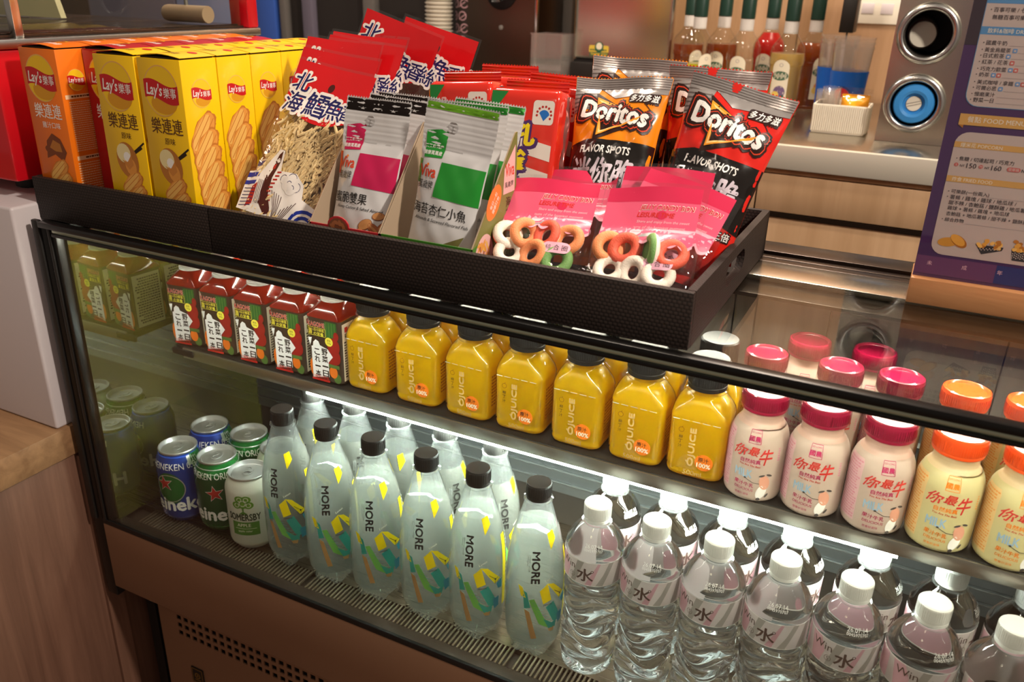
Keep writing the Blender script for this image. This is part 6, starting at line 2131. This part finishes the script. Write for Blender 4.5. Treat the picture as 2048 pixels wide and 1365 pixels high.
# white ribbed basket with little cups and an orange packet
mat('basket_white', '#d9d2c2', 0.5)
mat('orange_pack', '#f0a61c', 0.2, coat=0.7)
bk = thing('ribbed_basket', 'small white ribbed plastic basket on the steel counter', 'basket', (0.7640, 1.092, CZ))
bw, bd, bh = 0.1020, 0.075, 0.054
MB().prism([[(0.002, 0.003), (bw - 0.003, 0.003), (bw, bh), (0.0, bh)]], 0.0022, 'basket_white').build('front_side', bk, bevel=0.0008)
MB().prism([[(0.002, 0.003), (bw - 0.003, 0.003), (bw, bh), (0.0, bh)]], 0.0022, 'basket_white', Matrix.Translation((0, bd, 0))).build('rear_side', bk, bevel=0.0008)
MB().box((0.001, 0.002, 0.003), (0.0032, bd, bh), 'basket_white').build('end_side', bk)
MB().box((bw - 0.0035, 0.002, 0.003), (bw - 0.0012, bd, bh), 'basket_white').build('end_side', bk)
MB().box((0.003, 0.001, 0.0), (bw - 0.003, bd, 0.0035), 'basket_white').build('floor_plate', bk, bevel=0.001)
rb = MB()
for k in range(26):
    x = 0.0030 + k * 0.0038
    rb.box((x, -0.0014, 0.004), (x + 0.0021, 0.0006, bh - 0.002), 'basket_white')
for k in range(18):
    y = 0.004 + k * 0.004
    rb.box((bw - 0.0016, y, 0.004), (bw + 0.0004, y + 0.0022, bh - 0.002), 'basket_white')
rb.build('ribs', bk)
thin_clear('clear_plastic', (0.95, 0.94, 0.93), 1.6, 1.5, haze=0.10, haze_col=(0.9, 0.85, 0.8))
for i, (x, y, n_, hh_) in enumerate(((0.7900, 1.130, 9, 0.082), (0.7770, 1.146, 6, 0.075))):
    cs = thing('tasting_cup_stack', ['stack of clear tasting cups in front inside the white basket', 'stack of clear tasting cups at the back of the white basket'][i], 'cup', (x, y, CZ + 0.004), (0, 0, 0), 'clear cups in the basket')
    for k in range(n_):
        z = k * 0.0052
        MB().lathe([(0.0, z + 0.0006), (0.0130, z), (0.0172, z + hh_ - n_ * 0.0052 + 0.001), (0.0180, z + hh_ - n_ * 0.0052 + 0.002)], 28, 'clear_plastic', caps=False).build('cup', cs, smooth=0.6)
op = thing('orange_packet', 'glossy orange packet in clear wrap inside the white basket', 'packet', (0.8360, 1.124, CZ + 0.0085))
Sx, Fx = bag_surf(0.050, 0.064, 0.014, 0.004, 0.006, None, 0.003, 44, 0.002, 0.6)
bag_mesh(Sx, 0.050, 0.064, 'orange_pack', 20, 20).build('packet', op, smooth=3.2)
Sy, Fy = bag_surf(0.060, 0.076, 0.018, 0.004, 0.012, None, 0.003, 45, 0.004, 0.6)
bag_mesh(Sy, 0.060, 0.076, 'film', 20, 20).build('clear_wrap', op, smooth=3.2)

# cola cups
mat('cola_blue', '#0b5ec2', 0.35)
mat('globe_red', '#d2232a', 0.35)
mat('globe_blue', '#143f8f', 0.35)


def cola(label, loc, rz):
    t = thing('cola_cup', label, 'cup', loc, (0, 0, rz), 'clear blue banded cola cups')
    pr = [(0.0290, 0.0), (0.0300, 0.002), (0.0325, 0.055), (0.0385, 0.150)]
    for k in range(3):
        MB().lathe([(r, z + k * 0.009) for r, z in pr] + [(0.0396, 0.1505 + k * 0.009), (0.0392, 0.1535 + k * 0.009)], 40, 'clear_plastic', caps=False).build('cup', t, smooth=0.9)
    MB().lathe([(0.0306, 0.006), (0.0330, 0.052), (0.0366, 0.108)], 40, 'cola_blue', caps=False).build('blue_band', t, smooth=0.9)
    P = Print()
    f = cyl_fn([(0.0306, 0.0), (0.0369, 0.112)], 0.034)
    P.ell(-0.018, 0.058, 0.0205, 0.0225, 'globe_blue', 0, 30).ell(-0.018, 0.058, 0.0165, 0.0185, 'white_ink', 1, 30)
    P.poly([(-0.018 + 0.0165 * cos(a), 0.058 + 0.0185 * sin(a)) for a in [0.35 + k * 0.26 for k in range(11)]] + [(-0.024, 0.050), (-0.016, 0.060)], 'globe_red', 2)
    P.poly([(-0.018 + 0.0165 * cos(a), 0.058 + 0.0185 * sin(a)) for a in [3.9 + k * 0.24 for k in range(9)]] + [(-0.012, 0.052)], 'cola_blue', 2)
    P.text('pepsi', 0.016, 0.030, 'white_ink', 2, w=0.026)
    P.build('cup_print', t, f, 0.006)
    return t


ca = cola('clear cola cup stack with blue band, in front behind the white basket', (0.8080, 1.215, CZ), 0.35)
dup(ca, 'clear cola cup stack with blue band, half hidden behind the other', (0.7720, 1.290, CZ), (0, 0, 1.2))

# power outlet plate
ou = thing('outlet_plate', 'white outlet plate on the wooden wall', 'outlet', (0.80, 1.7075, 0.71))
MB().box((-0.055, -0.005, -0.035), (0.055, 0.0, 0.035), 'basket_white').build('plate', ou, bevel=0.002)
for s_ in (-1, 1):
    MB().box((s_ * 0.022 - 0.014, -0.0065, -0.012), (s_ * 0.022 + 0.014, -0.005, 0.012), 'white_solid').build('socket', ou, bevel=0.001)

# syrup bottles
thin_clear('syrup_glass', (0.96, 0.96, 0.94), 1.3, 1.52)
for nm_, c in (('syrup_yellow', '#d8d038'), ('syrup_amber', '#a5551c'), ('syrup_red', '#d62a20'), ('syrup_clear', '#b9ad93'), ('syrup_pale', '#d0b878'), ('syrup_orange', '#c4501c')):
    glow(nm_, c, 0.6, 0.2)
mat('cap_dark_green', '#123026', 0.4)
mat('label_paper', '#d6cdb6', 0.55)
mat('label_green', '#1f5238', 0.5)
mat('neck_paper', '#c9c4be', 0.55)
SP = smooth_prof([(0.0330, 0.0), (0.0370, 0.004), (0.0375, 0.012), (0.0350, 0.020), (0.0350, 0.110), (0.0375, 0.125), (0.0375, 0.150), (0.0340, 0.166), (0.0240, 0.182), (0.0160, 0.196), (0.0145, 0.215), (0.0145, 0.262)], 4)


def syrup(label, loc, liquid, level, fruit, rz=0):
    t = thing('syrup_bottle', label, 'bottle', loc, (0, 0, rz), None)
    t.scale = (0.97, 0.97, 0.86)
    MB().lathe(SP, 36, 'syrup_glass', caps=False).build('glass', t, smooth=0.9)
    lq = [(max(0.001, r - 0.0022), z + (0.004 if z < 0.003 else 0)) for r, z in SP if z <= level]
    MB().lathe(lq, 30, liquid).build('syrup', t, smooth=0.9)
    MB().lathe([(0.0150, 0.225), (0.0158, 0.226), (0.0158, 0.285), (0.0145, 0.289), (0.0, 0.289)], 32, 'cap_dark_green').build('cap', t, smooth=0.6)
    MB().lathe([(0.0152, 0.196), (0.0152, 0.224)], 32, 'neck_paper', caps=False).build('neck_band', t, smooth=0.9)
    P = Print()
    f = cyl_fn([(0.0378, 0.0), (0.0378, 0.2)], 0.0378)
    pts = [(-0.0185, 0.030), (0.0185, 0.030), (0.0185, 0.118)] + [(0.0185 * cos(pi * k / 10), 0.118 + 0.0185 * sin(pi * k / 10)) for k in range(1, 10)] + [(-0.0185, 0.118)]
    P.poly(pts, 'label_paper', 0)
    P.ell(0.0, 0.0985, 0.0180, 0.0110, 'label_green', 1, 24).text('TEISSEIRE', 0.0, 0.0985, 'label_paper', 2, w=0.029, h=0.0060, bold=0.03)
    P.ell(0.002, 0.0600, 0.0130, 0.0150, fruit[0], 1, 20).ell(-0.006, 0.0530, 0.0085, 0.0085, fruit[1], 2, 18).ell(0.010, 0.050, 0.004, 0.003, 'label_green', 2, 12)
    P.ring(0, 0.124, 0.003, 0.0045, 'ink_label_grey', 1, 14)
    P.build('label', t, f, 0.008, 0.0001, 0.0003)
    return t


for nm_, c in (('fruit_violet', '#6b5478'), ('fruit_yellow', '#d8b95a'), ('fruit_red', '#c83a4a'), ('fruit_pink', '#dd9aa0'), ('fruit_orange', '#d8862a'), ('fruit_green', '#7f9a4a')):
    mat(nm_, c, 0.5)
syrup('passion fruit syrup bottle nearest the white basket, pale gold liquid', (0.6690, 1.300, CZ), 'syrup_pale', 0.150, ('fruit_violet', 'fruit_yellow'), -0.1)
syrup('almost empty clear syrup bottle with an oval green label, behind the red crisp bags', (0.5690, 1.330, CZ), 'syrup_orange', 0.045, ('fruit_orange', 'fruit_yellow'), -0.1)
syrup('syrup bottle of bright yellow liquid at the left of the group', (0.4640, 1.330, CZ), 'syrup_yellow', 0.118, ('fruit_green', 'fruit_yellow'), 0.9)
syrup('tall syrup bottle full of bright red liquid in the rear row', (0.6000, 1.455, CZ), 'syrup_red', 0.190, ('fruit_red', 'fruit_pink'), -0.1)
syrup('amber syrup bottle in the rear row, beside the red one', (0.4930, 1.440, CZ), 'syrup_amber', 0.158, ('fruit_orange', 'fruit_yellow'), -0.1)
syrup('dark amber syrup bottle in the rear row, behind the yellow one', (0.4150, 1.430, CZ), 'syrup_amber', 0.150, ('fruit_orange', 'fruit_yellow'), 0.9)
syrup('amber syrup bottle at the rear right of the group, behind the passion fruit one', (0.7000, 1.440, CZ), 'syrup_amber', 0.172, ('fruit_orange', 'fruit_yellow'), 0.8)

# acrylic syrup rack front
rk = thing('acrylic_rack', 'clear acrylic rack standing around the front syrup bottles', 'rack', (0.52, 1.375, CZ))
MB().box((0.0, 0.0, 0.0), (0.225, 0.003, 0.100), 'acrylic').build('front_sheet', rk, bevel=0.0006)
MB().box((0.2255, 0.0, 0.0), (0.2285, 0.16, 0.150), 'acrylic').build('end_sheet', rk, bevel=0.0006)
MB().box((0.2300, 0.05, 0.170), (0.26, 0.12, 0.24), 'black_satin').box((0.243, 0.08, 0.0), (0.247, 0.084, 0.171), 'black_satin').build('clip', rk, bevel=0.002)

# stainless machines
wt_ = thing('steel_tea_urn', 'square steel drink machine with a black drip base and a yellow sticker', 'machine', (0.1080, 1.450, CZ))
MB().box((0.0, 0.0, 0.075), (0.26, 0.22, 0.55), 'steel_upright').build('body', wt_, bevel=0.012, seg=4)
MB().box((-0.002, -0.012, 0.0), (0.262, 0.20, 0.070), 'black_satin').build('drip_base', wt_, bevel=0.004)
MB().box((0.004, 0.0, 0.070), (0.256, 0.20, 0.076), 'rubber_black').build('gap', wt_)
mat('sticker_yellow', '#c9a93a', 0.5)
P = Print()
P.rrect(0.045, 0.094, 0.098, 0.112, 0.004, 'sticker_yellow', 1).ell(0.072, 0.108, 0.012, 0.013, 'label_green', 2, 18).ell(0.072, 0.110, 0.008, 0.009, 'label_paper', 3, 16).rect(0.047, 0.086, 0.097, 0.096, 'label_green', 2)
P.text('THANK YOU', 0.072, 0.091, 'sticker_yellow', 3, w=0.045, h=0.006, bold=0.03).ell(0.072, 0.084, 0.010, 0.006, 'label_green', 1, 14).fine(0.048, 0.098, 0.096, 0.104, 'label_green', 3, 1, 3)
P.build('sticker', wt_, plane_fn((0, 0, 0), (1, 0, 0), (0, 0, 1), (0, -1, 0)), 0.05)
cf = thing('steel_dispenser', 'tall brown steel dispenser with a black oval spout recess', 'machine', (-0.2330, 1.500, CZ))
MB().box((0.0, 0.0, 0.0), (0.2100, 0.18, 0.55), 'steel_dark').build('body', cf, bevel=0.004)
MB().box((0.2080, -0.004, 0.0), (0.2160, 0.006, 0.55), 'chrome').build('bright_edge', cf, bevel=0.002)
ov = stad(0.107, 0.230, 0.0, 0.046, 14)
ov = [(x, z + (0.20 if z > 0.230 else 0) - (0.02 * 0)) for x, z in ov]
MB().prism([ov], 0.004, 'black_metal', Matrix.Translation((0, -0.0045, 0))).build('spout_recess', cf, bevel=0.001)
MB().tube([(0.100, -0.020, 0.40), (0.100, -0.026, 0.26), (0.100, -0.022, 0.205)], 0.011, 'chrome_soft', 16).build('spout', cf, smooth=1.0)
MB().tube([(0.128, -0.016, 0.40), (0.128, -0.018, 0.21)], 0.008, 'black_metal', 14).build('spout_lever', cf, smooth=1.0)
MB().lathe([(0.0, 0.0), (0.006, 0.0), (0.006, 0.003), (0.0, 0.004)], 18, 'grey_frame', Matrix.Translation((0.107, 0.0, 0.140)) @ Matrix.Rotation(pi / 2, 4, 'X')).build('sensor_eye', cf, smooth=0.6)
pb = thing('clear_bin', 'clear plastic bin between the two steel machines', 'bin', (0.0120, 1.400, CZ))
for (a, b) in (((0, 0, 0), (0.086, 0.002, 0.135)), ((0, 0.086, 0), (0.086, 0.088, 0.135)), ((0, 0.002, 0), (0.002, 0.086, 0.135)), ((0.084, 0.002, 0), (0.086, 0.086, 0.135)), ((0, 0, -0.0), (0.086, 0.088, 0.002))):
    MB().box(a, b, 'clear_plastic').build('wall_sheet' if b[2] > 0.01 else 'bottom_sheet', pb)
MB().box((-0.002, -0.002, 0.133), (0.088, 0.0, 0.137), 'clear_plastic').build('rim', pb)

# paper cups, lids, wall bits
cs = thing('paper_cup_stack', 'tall stack of white ribbed paper cups beside the brown steel dispenser', 'cup', (-0.3350, 1.520, CZ))
for k in range(22):
    z = 0.03 + k * 0.0105
    MB().lathe([(0.0330, z), (0.0375, z + 0.006), (0.0392, z + 0.0072), (0.0392, z + 0.0092), (0.0375, z + 0.0100)], 36, 'paper_cup', caps=(k == 0)).build('cup_rim', cs, smooth=0.8)
MB().lathe([(0.026, 0.0), (0.0330, 0.03)], 36, 'paper_cup').build('cup_body', cs, smooth=0.8)
ls = thing('cup_lid_stack', 'stack of black cup lids left of the white paper cups', 'lid', (-0.4250, 1.520, CZ))
for k in range(18):
    z = k * 0.0085
    MB().lathe([(0.0, z + 0.006), (0.028, z + 0.006), (0.030, z + 0.001), (0.0360, z), (0.0365, z + 0.003), (0.031, z + 0.0045)], 32, 'black_satin', caps=False).build('lid', ls, smooth=0.6)
mat('scroll_cup', '#3b342f', 0.5)
sc_ = thing('patterned_cup_stack', 'stack of dark cups with a white scroll pattern behind the paper cups', 'cup', (-0.2860, 1.605, CZ))
MB().lathe([(0.034, 0.0), (0.040, 0.30), (0.041, 0.305)], 36, 'scroll_cup').build('cup_side', sc_, smooth=0.6)
P = Print()
for k in range(8):
    for s_ in (-0.03, 0.0, 0.03):
        P.ring(s_ + 0.006 * (k % 2), 0.03 + k * 0.033, 0.010, 0.0125, 'ink_pale_pink', 1, 18)
        P.line([(s_ - 0.012, 0.02 + k * 0.033), (s_ + 0.010, 0.035 + k * 0.033)], 0.002, 'ink_pale_pink', 1)
P.build('cup_print', sc_, cyl_fn([(0.034, 0.0), (0.041, 0.305)], 0.037), 0.008)
ct = thing('cable_bundle', 'loose grey cables hanging beside the brown steel dispenser', 'cable', (-0.255, 1.60, CZ))
for k, (a, b, c) in enumerate((((0.0, 0, 0.25), (-0.018, 0, 0.16), (0.004, 0, 0.02)), ((0.008, 0.01, 0.22), (-0.008, 0.01, 0.14), (0.012, 0.01, 0.05)), ((0.014, 0.01, 0.10), (-0.006, 0.0, 0.07), (-0.004, 0.0, 0.004)))):
    pts = []
    for i in range(9):
        s_ = i / 8
        pts.append(tuple((1 - s_) ** 2 * a[q] + 2 * s_ * (1 - s_) * b[q] + s_ * s_ * c[q] for q in range(3)))
    MB().tube(pts, 0.0022, 'grey_frame' if k else 'black_satin', 8).build('cable', ct, smooth=1.2)
